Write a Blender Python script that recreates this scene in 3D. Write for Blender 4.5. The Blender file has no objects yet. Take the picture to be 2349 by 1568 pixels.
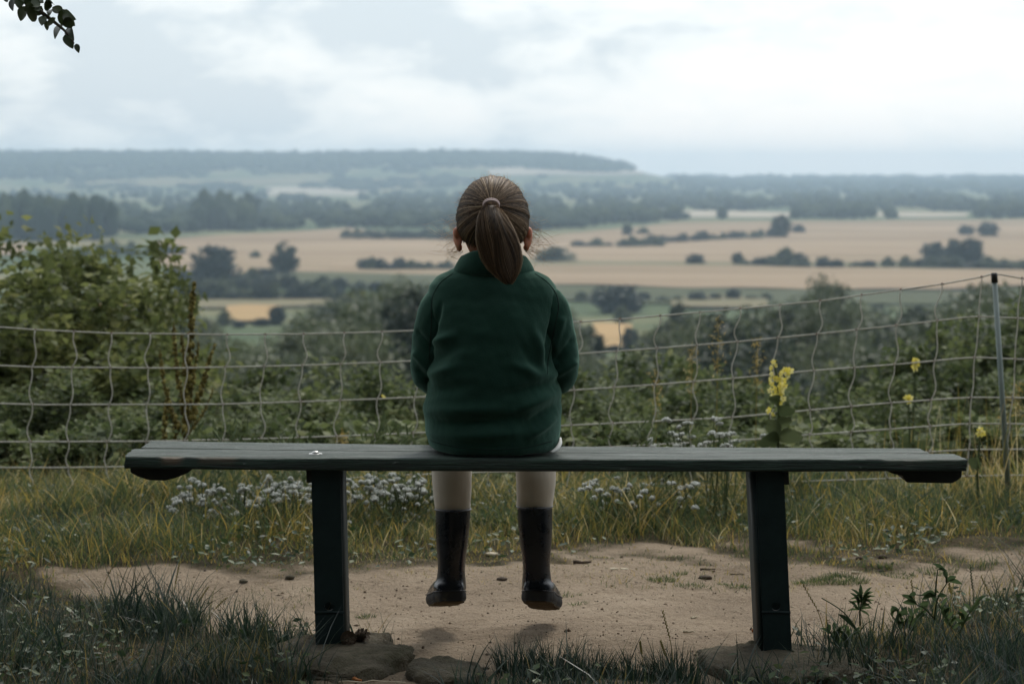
import bpy, bmesh, math, random
import numpy as np
from mathutils import Vector, Matrix

# ------------------------------------------------------------------ camera, sky, sun, exposure
scene = bpy.context.scene
R = math.radians
IW, IH, FPX = 2349.0, 1568.0, 5546.0        # picture size used for reading positions, focal length in those pixels (85 mm)
PITCH = math.atan(391.0 / FPX)              # horizon line sits at y = 393
CAM = np.array([0.0, 0.0, 1.10])
cam_d = bpy.data.cameras.new('camera'); cam = bpy.data.objects.new('camera', cam_d)
scene.collection.objects.link(cam); scene.camera = cam
cam.location = CAM; cam.rotation_euler = (math.pi / 2 - PITCH, 0, 0)
cam_d.lens = 85.0; cam_d.sensor_width = 36.0
cam_d.clip_start = 0.1; cam_d.clip_end = 60000.0
cam_d.dof.use_dof = True; cam_d.dof.focus_distance = 5.60; cam_d.dof.aperture_fstop = 6.0
cam_d.dof.aperture_blades = 9

SUN_EL, SUN_AZ = R(48), R(14)               # ahead of the camera, a little to the right (azimuth from +Y towards +X)
world = bpy.data.worlds.new('World'); scene.world = world; world.use_nodes = True
wn, wl = world.node_tree.nodes, world.node_tree.links
wn.clear()
def N(tree, typ, **kw):
    n = tree.nodes.new(typ)
    for k, v in kw.items(): setattr(n, k, v)
    return n
wt = world.node_tree
w_out = N(wt, 'ShaderNodeOutputWorld'); w_bg = N(wt, 'ShaderNodeBackground')
sky = N(wt, 'ShaderNodeTexSky', sky_type='NISHITA', sun_disc=False)
sky.sun_elevation = SUN_EL; sky.sun_rotation = SUN_AZ; sky.air_density = 1.2; sky.dust_density = 2.0
sky_s = N(wt, 'ShaderNodeVectorMath', operation='SCALE'); sky_s.inputs['Scale'].default_value = 0.10
wl.new(sky.outputs['Color'], sky_s.inputs[0])
tc = N(wt, 'ShaderNodeTexCoord'); sep = N(wt, 'ShaderNodeSeparateXYZ'); wl.new(tc.outputs['Generated'], sep.inputs[0])
cv = N(wt, 'ShaderNodeMapping'); wl.new(tc.outputs['Generated'], cv.inputs['Vector']); cv.inputs['Scale'].default_value = (1.0, 1.0, 2.6)
def wnoise(scale, detail, off, rough=0.55, dist=0.3):
    m = N(wt, 'ShaderNodeMapping'); wl.new(cv.outputs[0], m.inputs['Vector']); m.inputs['Location'].default_value = off
    n = N(wt, 'ShaderNodeTexNoise'); wl.new(m.outputs[0], n.inputs['Vector'])
    n.inputs['Scale'].default_value = scale; n.inputs['Detail'].default_value = detail
    n.inputs['Roughness'].default_value = rough; n.inputs['Distortion'].default_value = dist
    return n.outputs['Fac']
def wramp(fac, stops):
    r = N(wt, 'ShaderNodeValToRGB'); wl.new(fac, r.inputs[0])
    e = r.color_ramp.elements
    while len(e) < len(stops): e.new(0.5)
    for el, (p, c) in zip(e, stops): el.position = p; el.color = (*c, 1)
    return r.outputs['Color']
big = wnoise(3.2, 2, (4.11, 2.13, 0.99), 0.5, 0.2)
fine = wnoise(17.0, 7, (7.3, 2.2, 0), 0.55, 0.25)
# brightening of the cloud sheet around the hidden sun
sdir = Vector((math.sin(SUN_AZ) * math.cos(SUN_EL), math.cos(SUN_AZ) * math.cos(SUN_EL), math.sin(SUN_EL)))
dt = N(wt, 'ShaderNodeVectorMath', operation='DOT_PRODUCT'); wl.new(tc.outputs['Generated'], dt.inputs[0]); dt.inputs[1].default_value = sdir
glow = N(wt, 'ShaderNodeMapRange'); glow.interpolation_type = 'SMOOTHSTEP'
wl.new(dt.outputs['Value'], glow.inputs[0])
for i, v in enumerate((-0.3, 1.0, 0.60, 1.17)): glow.inputs[i + 1].default_value = v
mixn = N(wt, 'ShaderNodeMath', operation='MULTIPLY_ADD'); wl.new(fine, mixn.inputs[0]); mixn.inputs[1].default_value = 0.55
mb = N(wt, 'ShaderNodeMath', operation='MULTIPLY'); wl.new(big, mb.inputs[0]); mb.inputs[1].default_value = 0.60
wl.new(mb.outputs[0], mixn.inputs[2])
ccol = wramp(mixn.outputs[0], [(0.45, (0.63, 0.72, 0.79)), (0.52, (0.83, 0.89, 0.92)), (0.58, (0.92, 0.955, 0.965)), (0.68, (1.0, 1.0, 0.99))])
cg = N(wt, 'ShaderNodeVectorMath', operation='SCALE'); wl.new(ccol, cg.inputs[0]); wl.new(glow.outputs[0], cg.inputs['Scale'])
cmix = N(wt, 'ShaderNodeMix', data_type='RGBA'); cmix.inputs['Factor'].default_value = 0.88
wl.new(sky_s.outputs[0], cmix.inputs['A']); wl.new(cg.outputs[0], cmix.inputs['B'])
wl.new(cmix.outputs['Result'], w_bg.inputs['Color']); w_bg.inputs['Strength'].default_value = 1.0
wl.new(w_bg.outputs[0], w_out.inputs[0])

sun_d = bpy.data.lights.new('sun', 'SUN'); sun = bpy.data.objects.new('sun', sun_d); scene.collection.objects.link(sun)
sun_d.energy = 1.5; sun_d.angle = R(12); sun_d.color = (1.0, 0.95, 0.87)
sun.rotation_euler = (-sdir).to_track_quat('-Z', 'Y').to_euler(); sun.location = (0, 0, 30)

vs = scene.view_settings
vs.view_transform = 'Standard'; vs.look = 'None'; vs.exposure = 0.14; vs.gamma = 1.0; vs.use_curve_mapping = False
cy = scene.cycles
cy.use_denoising = True; cy.max_bounces = 8; cy.diffuse_bounces = 3; cy.glossy_bounces = 3
cy.transmission_bounces = 4; cy.transparent_max_bounces = 8; cy.volume_bounces = 1
cy.sample_clamp_indirect = 4.0; cy.caustics_reflective = False; cy.caustics_refractive = False

# ------------------------------------------------------------------ helpers
C = scene.collection
def rng(s): return np.random.default_rng(s)
def ray(x, y):
    x = np.asarray(x, float); y = np.asarray(y, float)
    u, v = (x - IW / 2) / FPX, (IH / 2 - y) / FPX
    d = np.stack([u, math.cos(PITCH) + v * math.sin(PITCH), -math.sin(PITCH) + v * math.cos(PITCH)], -1)
    return d / d[..., 1:2]
def at(x, y, Y):
    return CAM + ray(x, y) * np.asarray(Y, float)[..., None]
_fnc = {}
def fn(P, freq, seed, octaves=3):
    """smooth pseudo noise in -1..1 for arrays of points"""
    P = np.asarray(P, float); key = (seed, octaves, P.shape[-1])
    if key not in _fnc:
        g = rng(seed); D = g.normal(size=(octaves * 3, P.shape[-1])); D /= np.linalg.norm(D, axis=1)[:, None]
        f = np.array([2.1 ** o * (1 + .5 * k) for o in range(octaves) for k in range(3)]); a = np.array([.5 ** o for o in range(octaves) for k in range(3)])
        _fnc[key] = (D * f[:, None], g.uniform(0, 6.28, octaves * 3), a / (1.7 * sum(.5 ** o for o in range(octaves))))
    D, ph, a = _fnc[key]
    return np.sin((P @ D.T) * freq + ph) @ a
def np_mesh(name, V, F, smooth=False, rnd=None):
    V = np.ascontiguousarray(V, dtype=np.float32).reshape(-1, 3)
    me = bpy.data.meshes.new(name)
    if isinstance(F, (list, tuple)) and len(F) and not isinstance(F, np.ndarray) and len(set(len(f) for f in F)) > 1:
        me.from_pydata(V.tolist(), [], [list(map(int, f)) for f in F])
    else:
        F = np.asarray(F, dtype=np.int32); k = F.shape[1]
        me.vertices.add(len(V)); me.vertices.foreach_set('co', V.ravel())
        me.loops.add(F.size); me.loops.foreach_set('vertex_index', F.ravel())
        me.polygons.add(len(F)); me.polygons.foreach_set('loop_start', np.arange(0, F.size, k, dtype=np.int32))
        try: me.polygons.foreach_set('loop_total', np.full(len(F), k, dtype=np.int32))
        except Exception: pass
    if rnd is not None:
        a = me.attributes.new('rnd', 'FLOAT', 'POINT'); a.data.foreach_set('value', np.asarray(rnd, np.float32).ravel())
    me.update(calc_edges=True); me.validate()
    if smooth: me.polygons.foreach_set('use_smooth', np.ones(len(me.polygons), dtype=bool))
    return me
def obj(name, me, mat=None, parent=None, loc=None):
    o = bpy.data.objects.new(name, me); C.objects.link(o)
    if mat is not None and me is not None and not me.materials: me.materials.append(mat)
    if parent is not None: o.parent = parent
    if loc is not None: o.location = loc
    return o
def tag(o, label=None, cat=None, group=None, kind=None):
    if label: o['label'] = label
    if cat: o['category'] = cat
    if group: o['group'] = group
    if kind: o['kind'] = kind
    return o
def thing(name, label, cat, loc=(0, 0, 0), group=None):
    o = bpy.data.objects.new(name, None); C.objects.link(o); o.location = loc; o.empty_display_size = 0.2
    return tag(o, label, cat, group)
def copy_tree(o, parent=None):
    c = o.copy(); C.objects.link(c); c.parent = parent
    for ch in list(o.children): copy_tree(ch, c)
    return c
class MB:
    """collects triangles"""
    def __init__(s): s.V = []; s.F = []; s.r = []; s.n = 0
    def add(s, V, F, r=0.5):
        V = np.asarray(V, float).reshape(-1, 3); F = np.asarray(F, int)
        if F.shape[1] == 4: F = np.concatenate([F[:, [0, 1, 2]], F[:, [0, 2, 3]]])
        s.V.append(V); s.F.append(F + s.n); s.n += len(V)
        s.r.append(np.broadcast_to(np.asarray(r, float), (len(V),)))
        return s
    def mesh(s, name, smooth=False):
        return np_mesh(name, np.concatenate(s.V), np.concatenate(s.F), smooth, np.concatenate(s.r))
def tube(pts, rad, sides=8, caps=True, squash=None):
    """tube along pts, radius per point -> V, F(tris)"""
    P = np.asarray(pts, float); n = len(P); rad = np.broadcast_to(np.asarray(rad, float), (n,))
    T = np.gradient(P, axis=0); T /= np.linalg.norm(T, axis=1)[:, None] + 1e-12
    ref = np.array([0, 0, 1.0]) if abs(T[0, 2]) < 0.9 else np.array([1.0, 0, 0])
    A = np.zeros_like(P); B = np.zeros_like(P)
    a = np.cross(ref, T[0]); a /= np.linalg.norm(a)
    for i in range(n):
        a = a - T[i] * (a @ T[i]); a /= np.linalg.norm(a) + 1e-12
        A[i] = a; B[i] = np.cross(T[i], a)
    th = np.linspace(0, 2 * np.pi, sides, endpoint=False)
    V = P[:, None, :] + rad[:, None, None] * (np.cos(th)[None, :, None] * A[:, None, :] + np.sin(th)[None, :, None] * B[:, None, :])
    V = V.reshape(-1, 3); F = []
    i, j = np.meshgrid(np.arange(n - 1), np.arange(sides), indexing='ij'); j2 = (j + 1) % sides
    q = np.stack([i * sides + j, i * sides + j2, (i + 1) * sides + j2, (i + 1) * sides + j], -1).reshape(-1, 4)
    F = np.concatenate([q[:, [0, 1, 2]], q[:, [0, 2, 3]]])
    if caps:
        V = np.concatenate([V, P[:1], P[-1:]]); c0, c1 = n * sides, n * sides + 1
        k = np.arange(sides); k2 = (k + 1) % sides
        F = np.concatenate([F, np.stack([np.full(sides, c0), k2, k], -1), np.stack([np.full(sides, c1), (n - 1) * sides + k, (n - 1) * sides + k2], -1)])
    return V, F
def loft(rings, sides=28, power=2.0):
    """rings: (center, ax, ay) half-axis vectors; super-ellipse sections, closed ends"""
    th = np.linspace(0, 2 * np.pi, sides, endpoint=False)
    c = np.sign(np.cos(th)) * np.abs(np.cos(th)) ** (2 / power); s = np.sign(np.sin(th)) * np.abs(np.sin(th)) ** (2 / power)
    V = []
    for ce, ax, ay in rings:
        V.append(np.asarray(ce, float) + c[:, None] * np.asarray(ax, float) + s[:, None] * np.asarray(ay, float))
    n = len(rings); V = np.concatenate(V + [np.array([rings[0][0]], float), np.array([rings[-1][0]], float)])
    i, j = np.meshgrid(np.arange(n - 1), np.arange(sides), indexing='ij'); j2 = (j + 1) % sides
    q = np.stack([i * sides + j, i * sides + j2, (i + 1) * sides + j2, (i + 1) * sides + j], -1).reshape(-1, 4)
    F = np.concatenate([q[:, [0, 1, 2]], q[:, [0, 2, 3]]])
    k = np.arange(sides); k2 = (k + 1) % sides
    F = np.concatenate([F, np.stack([np.full(sides, n * sides), k2, k], -1), np.stack([np.full(sides, n * sides + 1), (n - 1) * sides + k, (n - 1) * sides + k2], -1)])
    return V, F
def box(x0, x1, y0, y1, z0, z1):
    V = np.array([[x, y, z] for z in (z0, z1) for y in (y0, y1) for x in (x0, x1)], float)
    F = np.array([[0, 2, 3, 1], [4, 5, 7, 6], [0, 1, 5, 4], [2, 6, 7, 3], [0, 4, 6, 2], [1, 3, 7, 5]])
    return V, F
def ico(sub=2):
    bm = bmesh.new(); bmesh.ops.create_icosphere(bm, subdivisions=sub, radius=1.0)
    V = np.array([v.co[:] for v in bm.verts]); F = np.array([[v.index for v in f.verts] for f in bm.faces]); bm.free()
    return V, F
def evaluated(me, mods):
    """apply modifiers [(type, {settings})] to a mesh and return the new mesh"""
    o = bpy.data.objects.new('tmp', me); C.objects.link(o)
    for t, kw in mods:
        m = o.modifiers.new(t, t)
        for k, v in kw.items(): setattr(m, k, v)
    dg = bpy.context.evaluated_depsgraph_get(); dg.update()
    out = bpy.data.meshes.new_from_object(o.evaluated_get(dg)); bpy.data.objects.remove(o)
    return out
def get_co(me):
    a = np.zeros(len(me.vertices) * 3, np.float32); me.vertices.foreach_get('co', a); return a.reshape(-1, 3).astype(float)
def get_no(me):
    a = np.zeros(len(me.vertices) * 3, np.float32); me.vertices.foreach_get('normal', a); return a.reshape(-1, 3).astype(float)
def set_co(me, V):
    me.vertices.foreach_set('co', np.ascontiguousarray(V, np.float32).ravel()); me.update()
def smooth_all(me): me.polygons.foreach_set('use_smooth', np.ones(len(me.polygons), dtype=bool))
def add_rnd(me, r):
    a = me.attributes.new('rnd', 'FLOAT', 'POINT'); a.data.foreach_set('value', np.asarray(r, np.float32).ravel())
def unit(a): return a / (np.linalg.norm(a, axis=-1, keepdims=True) + 1e-12)
def leaf_cloud(P, D, Nn, L, W, fold=0.15):
    """folded leaf blades: 4 vertices, 2 triangles each"""
    D = unit(D); S = unit(np.cross(D, Nn)); Nn = np.cross(S, D)
    L = np.asarray(L)[:, None]; W = np.asarray(W)[:, None]
    a = P; b = P + D * L * .45 + S * W * .5 + Nn * W * fold; c = P + D * L; d = P + D * L * .45 - S * W * .5 + Nn * W * fold
    V = np.stack([a, b, c, d], 1).reshape(-1, 3); k = np.arange(len(P))[:, None] * 4
    F = np.concatenate([k + np.array([0, 1, 2]), k + np.array([0, 2, 3])])
    return V, F
def blades(P, H, W, lean, bend, az, seg=3):
    """grass blades: tapered curved strips. P base, H height, W width, az azimuth of the lean"""
    n = len(P); d = np.stack([np.cos(az), np.sin(az), np.zeros(n)], -1); s = np.stack([-np.sin(az), np.cos(az), np.zeros(n)], -1)
    g = rng(7); tw = g.uniform(-1.2, 1.2, n); s = s * np.cos(tw)[:, None] + d * np.sin(tw)[:, None]
    rows = []
    for i in range(seg):
        t = i / seg
        c = P + np.array([0, 0, 1]) * (H * (t - bend * .35 * t * t))[:, None] + d * (H * (lean * t + bend * t * t))[:, None]
        w = (W * (1 - t ** 1.6) * .5)[:, None]
        rows += [c - s * w, c + s * w]
    tip = P + np.array([0, 0, 1]) * (H * (1 - bend * .35))[:, None] + d * (H * (lean + bend))[:, None]
    V = np.stack(rows + [tip], 1).reshape(-1, 3); m = 2 * seg + 1; k = np.arange(n)[:, None] * m; F = []
    for i in range(seg - 1):
        F += [k + np.array([2 * i, 2 * i + 1, 2 * i + 3]), k + np.array([2 * i, 2 * i + 3, 2 * i + 2])]
    F.append(k + np.array([2 * seg - 2, 2 * seg - 1, 2 * seg]))
    return V, np.concatenate(F), m

# ------------------------------------------------------------------ materials
def new_mat(name):
    m = bpy.data.materials.new(name); m.use_nodes = True; t = m.node_tree
    return m, t, t.nodes['Principled BSDF'], t.nodes['Material Output']
def L(t, a, b): t.links.new(a, b)
def ramp(t, fac, stops, interp='LINEAR'):
    r = N(t, 'ShaderNodeValToRGB'); L(t, fac, r.inputs[0]); e = r.color_ramp.elements; r.color_ramp.interpolation = interp
    while len(e) < len(stops): e.new(0.5)
    for el, (p, c) in zip(e, stops): el.position = p; el.color = (*c, 1)
    return r.outputs['Color']
def noise(t, scale, detail=4, rough=0.55, vec=None, dist=0.0, stretch=None):
    n = N(t, 'ShaderNodeTexNoise'); n.inputs['Scale'].default_value = scale; n.inputs['Detail'].default_value = detail
    n.inputs['Roughness'].default_value = rough; n.inputs['Distortion'].default_value = dist
    if vec is None:
        g = N(t, 'ShaderNodeTexCoord'); vec = g.outputs['Object']
    if stretch is not None:
        m = N(t, 'ShaderNodeMapping'); L(t, vec, m.inputs['Vector']); m.inputs['Scale'].default_value = stretch; vec = m.outputs[0]
    L(t, vec, n.inputs['Vector']); return n.outputs['Fac']
def bump(t, p, h, strength, dist):
    b = N(t, 'ShaderNodeBump'); b.inputs['Strength'].default_value = strength; b.inputs['Distance'].default_value = dist
    L(t, h, b.inputs['Height']); L(t, b.outputs[0], p.inputs['Normal']); return b
def mixc(t, fac, a, b):
    m = N(t, 'ShaderNodeMix', data_type='RGBA')
    if hasattr(fac, 'links'): L(t, fac, m.inputs['Factor'])
    else: m.inputs['Factor'].default_value = fac
    for s, v in (('A', a), ('B', b)):
        if hasattr(v, 'links'): L(t, v, m.inputs[s])
        else: m.inputs[s].default_value = (*v, 1)
    return m.outputs['Result']
def math_(t, op, a, b=None):
    m = N(t, 'ShaderNodeMath', operation=op)
    for i, v in enumerate((a, b)):
        if v is None: continue
        if hasattr(v, 'links'): L(t, v, m.inputs[i])
        else: m.inputs[i].default_value = v
    return m.outputs[0]
def attr(t, name='rnd'):
    a = N(t, 'ShaderNodeAttribute'); a.attribute_name = name; return a.outputs['Fac']
def foliage(name, stops, transl=0.35, rough=0.5, objvar=0.25, spec=0.3):
    m, t, p, o = new_mat(name)
    oi = N(t, 'ShaderNodeObjectInfo')
    f = math_(t, 'ADD', attr(t), math_(t, 'MULTIPLY', math_(t, 'SUBTRACT', oi.outputs['Random'], 0.5), objvar))
    c = ramp(t, f, stops)
    L(t, c, p.inputs['Base Color']); p.inputs['Roughness'].default_value = rough; p.inputs['Specular IOR Level'].default_value = spec
    tr = N(t, 'ShaderNodeBsdfTranslucent'); L(t, c, tr.inputs['Color'])
    mx = N(t, 'ShaderNodeMixShader'); mx.inputs[0].default_value = transl
    L(t, p.outputs[0], mx.inputs[1]); L(t, tr.outputs[0], mx.inputs[2]); L(t, mx.outputs[0], o.inputs['Surface'])
    return m
def plain(name, col, rough=0.6, var=None, vscale=20, bmp=None, metal=0, spec=0.5):
    m, t, p, o = new_mat(name); p.inputs['Roughness'].default_value = rough; p.inputs['Metallic'].default_value = metal
    p.inputs['Specular IOR Level'].default_value = spec
    if var is not None:
        L(t, ramp(t, noise(t, vscale, 5), [(0.3, col), (0.7, var)]), p.inputs['Base Color'])
    else: p.inputs['Base Color'].default_value = (*col, 1)
    if bmp: bump(t, p, noise(t, bmp[0], 6), bmp[1], bmp[2])
    return m
# ------------------------------------------------------------------ ground
YT = np.array([-60, 0, 8.3, 9.0, 10, 12, 15, 22, 30, 60, 100, 200, 300, 420, 560, 680, 60000.])
ZT = np.array([0.4, -.03, -.03, -.12, -.45, -1.2, -2.2, -4.6, -7, -11.5, -14.5, -20.5, -25.5, -31, -36, -38.9, -38.9])
def sstep(t): t = np.clip(t, 0, 1); return t * t * (3 - 2 * t)
def gz(x, y):
    x = np.asarray(x, float); y = np.asarray(y, float)
    z = np.interp(y, YT, ZT)
    P = np.stack([x, y], -1)
    near = 1 - sstep((np.hypot(x, y - 6) - 6) / 6)
    z = z + near * (0.012 * fn(P, 2.1, 11, 2) + 0.007 * fn(P, 11, 12, 3) + 0.003 * fn(P, 40, 14, 2))
    z = z - near * 0.018 * np.exp(-((y - 6.35 - 0.08 * np.sin(x)) / 0.45) ** 2)            # worn hollow of the path
    mid = sstep((y - 20) / 60) * (1 - sstep((y - 450) / 180))
    z = z + mid * 1.6 * fn(P, 0.018, 13, 2)
    # the long wooded ridge far away on the left, ending in a bluff
    side = 1 - sstep((x - 90 - 0.02 * (y - 5000)) / 420)
    z = z + 72 * sstep((y - 4100) / 1900) * side * (1 + 0.10 * fn(P, 0.0021, 17, 2))
    # the land far on the right lifts a little
    z = z + 17 * sstep((y - 4200) / 3500) * (1 - side)
    return z
PGY = np.geomspace(3.0, 7900.0, 400)
def pg(x, y):
    """ground point under a picture position (first hit of the line of sight)"""
    d = ray(float(x), float(y)); Ys = PGY
    for _ in range(3):
        p = CAM + Ys[:, None] * d; below = p[:, 2] < gz(p[:, 0], p[:, 1])
        if not below.any(): return CAM + d * 7800.0
        k = max(1, int(np.argmax(below))); lo, hi = Ys[k - 1], Ys[k]; Ys = np.linspace(lo, hi, 14)
    return CAM + d * hi
def geo(a, b, n): return list(np.geomspace(a, b, n))
xs_pos = list(np.arange(0.0, 2.61, 0.026)) + geo(2.7, 5900, 95)
xs = np.array(sorted(set([-v for v in xs_pos if v > 0] + xs_pos)))
ys = np.array(list(-np.array(geo(2, 60, 10)))[::-1] + list(np.linspace(-1.8, 4.6, 20)) + list(np.arange(4.65, 9.6, 0.026)) + geo(9.7, 7950, 165))
PATH_FAR = np.array([[-300, 1340], [250, 1322], [560, 1318], [800, 1302], [1000, 1276], [1330, 1276], [1800, 1284], [2349, 1300], [2800, 1305]], float)
def to_px(x, y, z):
    d = np.stack([x, y, z - CAM[2]], -1) if isinstance(x, np.ndarray) else np.array([x, y, z - CAM[2]])
    dep = d[..., 1] * math.cos(PITCH) - d[..., 2] * math.sin(PITCH)
    up = d[..., 1] * math.sin(PITCH) + d[..., 2] * math.cos(PITCH)
    dep = np.where(np.abs(dep) < 1e-6, 1e-6, dep)
    return IW / 2 + FPX * d[..., 0] / dep, IH / 2 - FPX * up / dep
# where grass grows: verge beyond the path, tufts in front of it (edges in metres, read off the photograph once)
VX = np.array([pg(a, b)[0] for a, b in PATH_FAR]); VY = np.array([pg(a, b)[1] for a, b in PATH_FAR]) - .06
LEFT_E = np.array([pg(*p)[:2] for p in [(0, 1330), (180, 1345), (380, 1385), (560, 1425), (680, 1470), (735, 1540), (760, 1620), (700, 1800)]])
RIGHT_E = np.array([pg(*p)[:2] for p in [(2349, 1368), (2140, 1395), (1960, 1440), (1850, 1490), (1790, 1550), (1740, 1640), (1700, 1800)]])
def grass_mask(x, y):
    """0..1 cover of grass near the bench"""
    P = np.stack([x, y], -1); n = 0.30 * fn(P, 5, 21, 3) + 0.10 * fn(P, 23, 22, 2)
    verge = sstep((y - np.interp(x, VX, VY) + n * 0.8) / 0.22)
    lx = np.interp(y, LEFT_E[::-1, 1], LEFT_E[::-1, 0]); left = sstep((lx - x + n * 0.7) / 0.16)
    left = left * sstep((LEFT_E[0, 1] + 0.12 - y) / 0.2)
    rx = np.interp(y, RIGHT_E[::-1, 1], RIGHT_E[::-1, 0]); right = sstep((x - rx + n * 0.7) / 0.16)
    right = right * sstep((RIGHT_E[0, 1] + 0.05 - y) / 0.2)
    left = np.maximum(left, sstep((-0.98 - x + n * .8) / .25) * sstep((y - 5.2) / .3))
    front = sstep((5.24 - y) / 0.06) * (1 - sstep((np.abs(x - 0.19) - .27) / .06))
    behind = sstep((4.9 - y) / 0.2)
    return np.clip(np.maximum.reduce([verge, left, right, front, behind]), 0, 1)
X, Y = np.meshgrid(xs, ys); Z = gz(X, Y)
nx, ny = len(xs), len(ys)
i, j = np.meshgrid(np.arange(ny - 1), np.arange(nx - 1), indexing='ij')
GF = np.stack([i * nx + j, i * nx + j + 1, (i + 1) * nx + j + 1, (i + 1) * nx + j], -1).reshape(-1, 4)
gm = grass_mask(X.ravel(), Y.ravel())
m_ground, t, p, o = new_mat('ground')
geo_n = N(t, 'ShaderNodeNewGeometry'); pos = geo_n.outputs['Position']
sand = ramp(t, noise(t, 2.2, 6, 0.6, pos), [(0.30, (0.215, 0.162, 0.112)), (0.5, (0.31, 0.238, 0.167)), (0.72, (0.40, 0.315, 0.228))])
sand = mixc(t, math_(t, 'MULTIPLY', ramp(t, noise(t, 55, 4, 0.7, pos), [(0.56, (0, 0, 0)), (0.70, (1, 1, 1))]), 0.75), sand, (0.16, 0.105, 0.065))
sand = mixc(t, math_(t, 'MULTIPLY', ramp(t, noise(t, 190, 2, 0.6, pos), [(0.45, (0, 0, 0)), (0.75, (1, 1, 1))]), 0.45), sand, (0.56, 0.46, 0.34))
soil = ramp(t, noise(t, 9, 5, 0.6, pos), [(0.3, (0.035, 0.030, 0.016)), (0.7, (0.10, 0.075, 0.040))])
far = ramp(t, noise(t, 0.006, 6, 0.62, pos), [(0.36, (0.055, 0.085, 0.035)), (0.47, (0.085, 0.115, 0.05)), (0.56, (0.16, 0.16, 0.075)), (0.66, (0.24, 0.20, 0.11))])
sepn = N(t, 'ShaderNodeSeparateXYZ'); L(t, pos, sepn.inputs[0])
isfar = N(t, 'ShaderNodeMapRange'); L(t, sepn.outputs['Y'], isfar.inputs[0])
for k_, v_ in enumerate((10.0, 40.0, 0.0, 1.0)): isfar.inputs[k_ + 1].default_value = v_
c = mixc(t, attr(t), sand, soil); c = mixc(t, isfar.outputs[0], c, far)
L(t, c, p.inputs['Base Color']); p.inputs['Roughness'].default_value = 0.95; p.inputs['Specular IOR Level'].default_value = 0.15
hsum = math_(t, 'ADD', noise(t, 60, 6, 0.7, pos), math_(t, 'MULTIPLY', noise(t, 9, 4, 0.6, pos), 2.0))
bump(t, p, hsum, 1.0, 0.016)
ground = tag(obj('ground', np_mesh('ground', np.stack([X, Y, Z], -1).reshape(-1, 3), GF, True, gm), m_ground), kind='structure')

# ------------------------------------------------------------------ fields in the valley
def field_mat(name, a, b, green=(0.13, 0.15, 0.06), k=0.0):
    m, t, p, o = new_mat(name); g = N(t, 'ShaderNodeNewGeometry'); ps = g.outputs['Position']
    c = ramp(t, noise(t, 0.012, 5, 0.6, ps, stretch=(0.35, 1.4, 1)), [(0.32, a), (0.68, b)])
    st = noise(t, 0.02, 3, 0.5, ps, stretch=(0.06, 2.2, 1))
    c = mixc(t, math_(t, 'MULTIPLY', ramp(t, st, [(0.55, (0, 0, 0)), (0.72, (1, 1, 1))]), 0.6 + k), c, green)
    tr_ = noise(t, 0.055, 2, 0.4, ps, stretch=(0.02, 1.6, 1))
    c = mixc(t, math_(t, 'MULTIPLY', ramp(t, tr_, [(0.5, (0, 0, 0)), (0.62, (1, 1, 1))]), 0.4), c, tuple(v * .78 for v in a))
    L(t, c, p.inputs['Base Color']); p.inputs['Roughness'].default_value = 1.0; p.inputs['Specular IOR Level'].default_value = 0.05
    return m
m_stubble = field_mat('stubble', (0.27, 0.195, 0.125), (0.43, 0.325, 0.222))
m_stubble2 = field_mat('ripe_crop', (0.42, 0.28, 0.14), (0.50, 0.35, 0.18), k=-0.2)
m_pale = field_mat('pale_field', (0.40, 0.35, 0.27), (0.50, 0.43, 0.34), k=-0.3)
m_mead = field_mat('meadow', (0.20, 0.18, 0.11), (0.28, 0.235, 0.15))
m_green = field_mat('green_strip', (0.085, 0.095, 0.055), (0.125, 0.13, 0.075))
def field(poly, mat, lift=0.35, name='field'):
    """a field sheet following the ground: upper and lower edges given as picture positions (x, y_top, y_bottom)"""
    xs_, yt, yb = np.array(poly, float).T
    cols = np.linspace(xs_[0], xs_[-1], 60); T = np.interp(cols, xs_, yt); B = np.interp(cols, xs_, yb)
    wob = 1.2 * np.sin(cols * 0.02 + len(poly)); rows = 10; V = []
    for cx, a, b, w in zip(cols, T, B, wob):
        pa, pb = pg(cx, a + w * .5), pg(cx, b + w)
        for s in np.linspace(0, 1, rows):
            q = pa * (1 - s) + pb * s; V.append([q[0], q[1], float(gz(q[0], q[1])) + lift])
    n = len(cols); i, j = np.meshgrid(np.arange(n - 1), np.arange(rows - 1), indexing='ij')
    F = np.stack([i * rows + j, i * rows + j + 1, (i + 1) * rows + j + 1, (i + 1) * rows + j], -1).reshape(-1, 4)
    return tag(obj(name, np_mesh(name, V, F), mat), kind='structure')
field([(-250, 566, 586), (20, 562, 588), (70, 562, 578)], m_stubble, 0.8)
field([(360, 552, 600), (405, 547, 632), (800, 524, 640), (1010, 546, 640), (1190, 548, 640), (1290, 540, 640), (1320, 534, 600)], m_stubble)
field([(1270, 545, 600), (1330, 534, 601), (1560, 513, 604), (1850, 509, 603), (2349, 505, 600), (2800, 505, 600)], m_stubble, 0.55)
field([(760, 612, 637), (1000, 612, 640), (1260, 613, 655), (1560, 614, 664), (1900, 618, 668), (2130, 622, 668), (2349, 624, 660), (2700, 624, 650)], m_stubble, 0.9)
field([(1180, 597, 613), (1560, 603, 617), (1900, 603, 622), (2349, 604, 630), (2700, 604, 630)], m_mead, 0.7)
field([(1180, 655, 690), (1560, 664, 700), (2000, 670, 700), (2349, 672, 700)], m_green, 0.6)
field([(1540, 690, 708), (1640, 684, 712), (1760, 690, 712)], m_mead, 1.0)
field([(600, 628, 652), (860, 632, 662), (1150, 640, 672)], m_green, 1.1)
field([(360, 681, 712), (560, 680, 709), (780, 683, 706)], m_mead, 0.7)
field([(150, 690, 730), (260, 688, 726), (330, 690, 716)], m_stubble2, 0.9)
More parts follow.
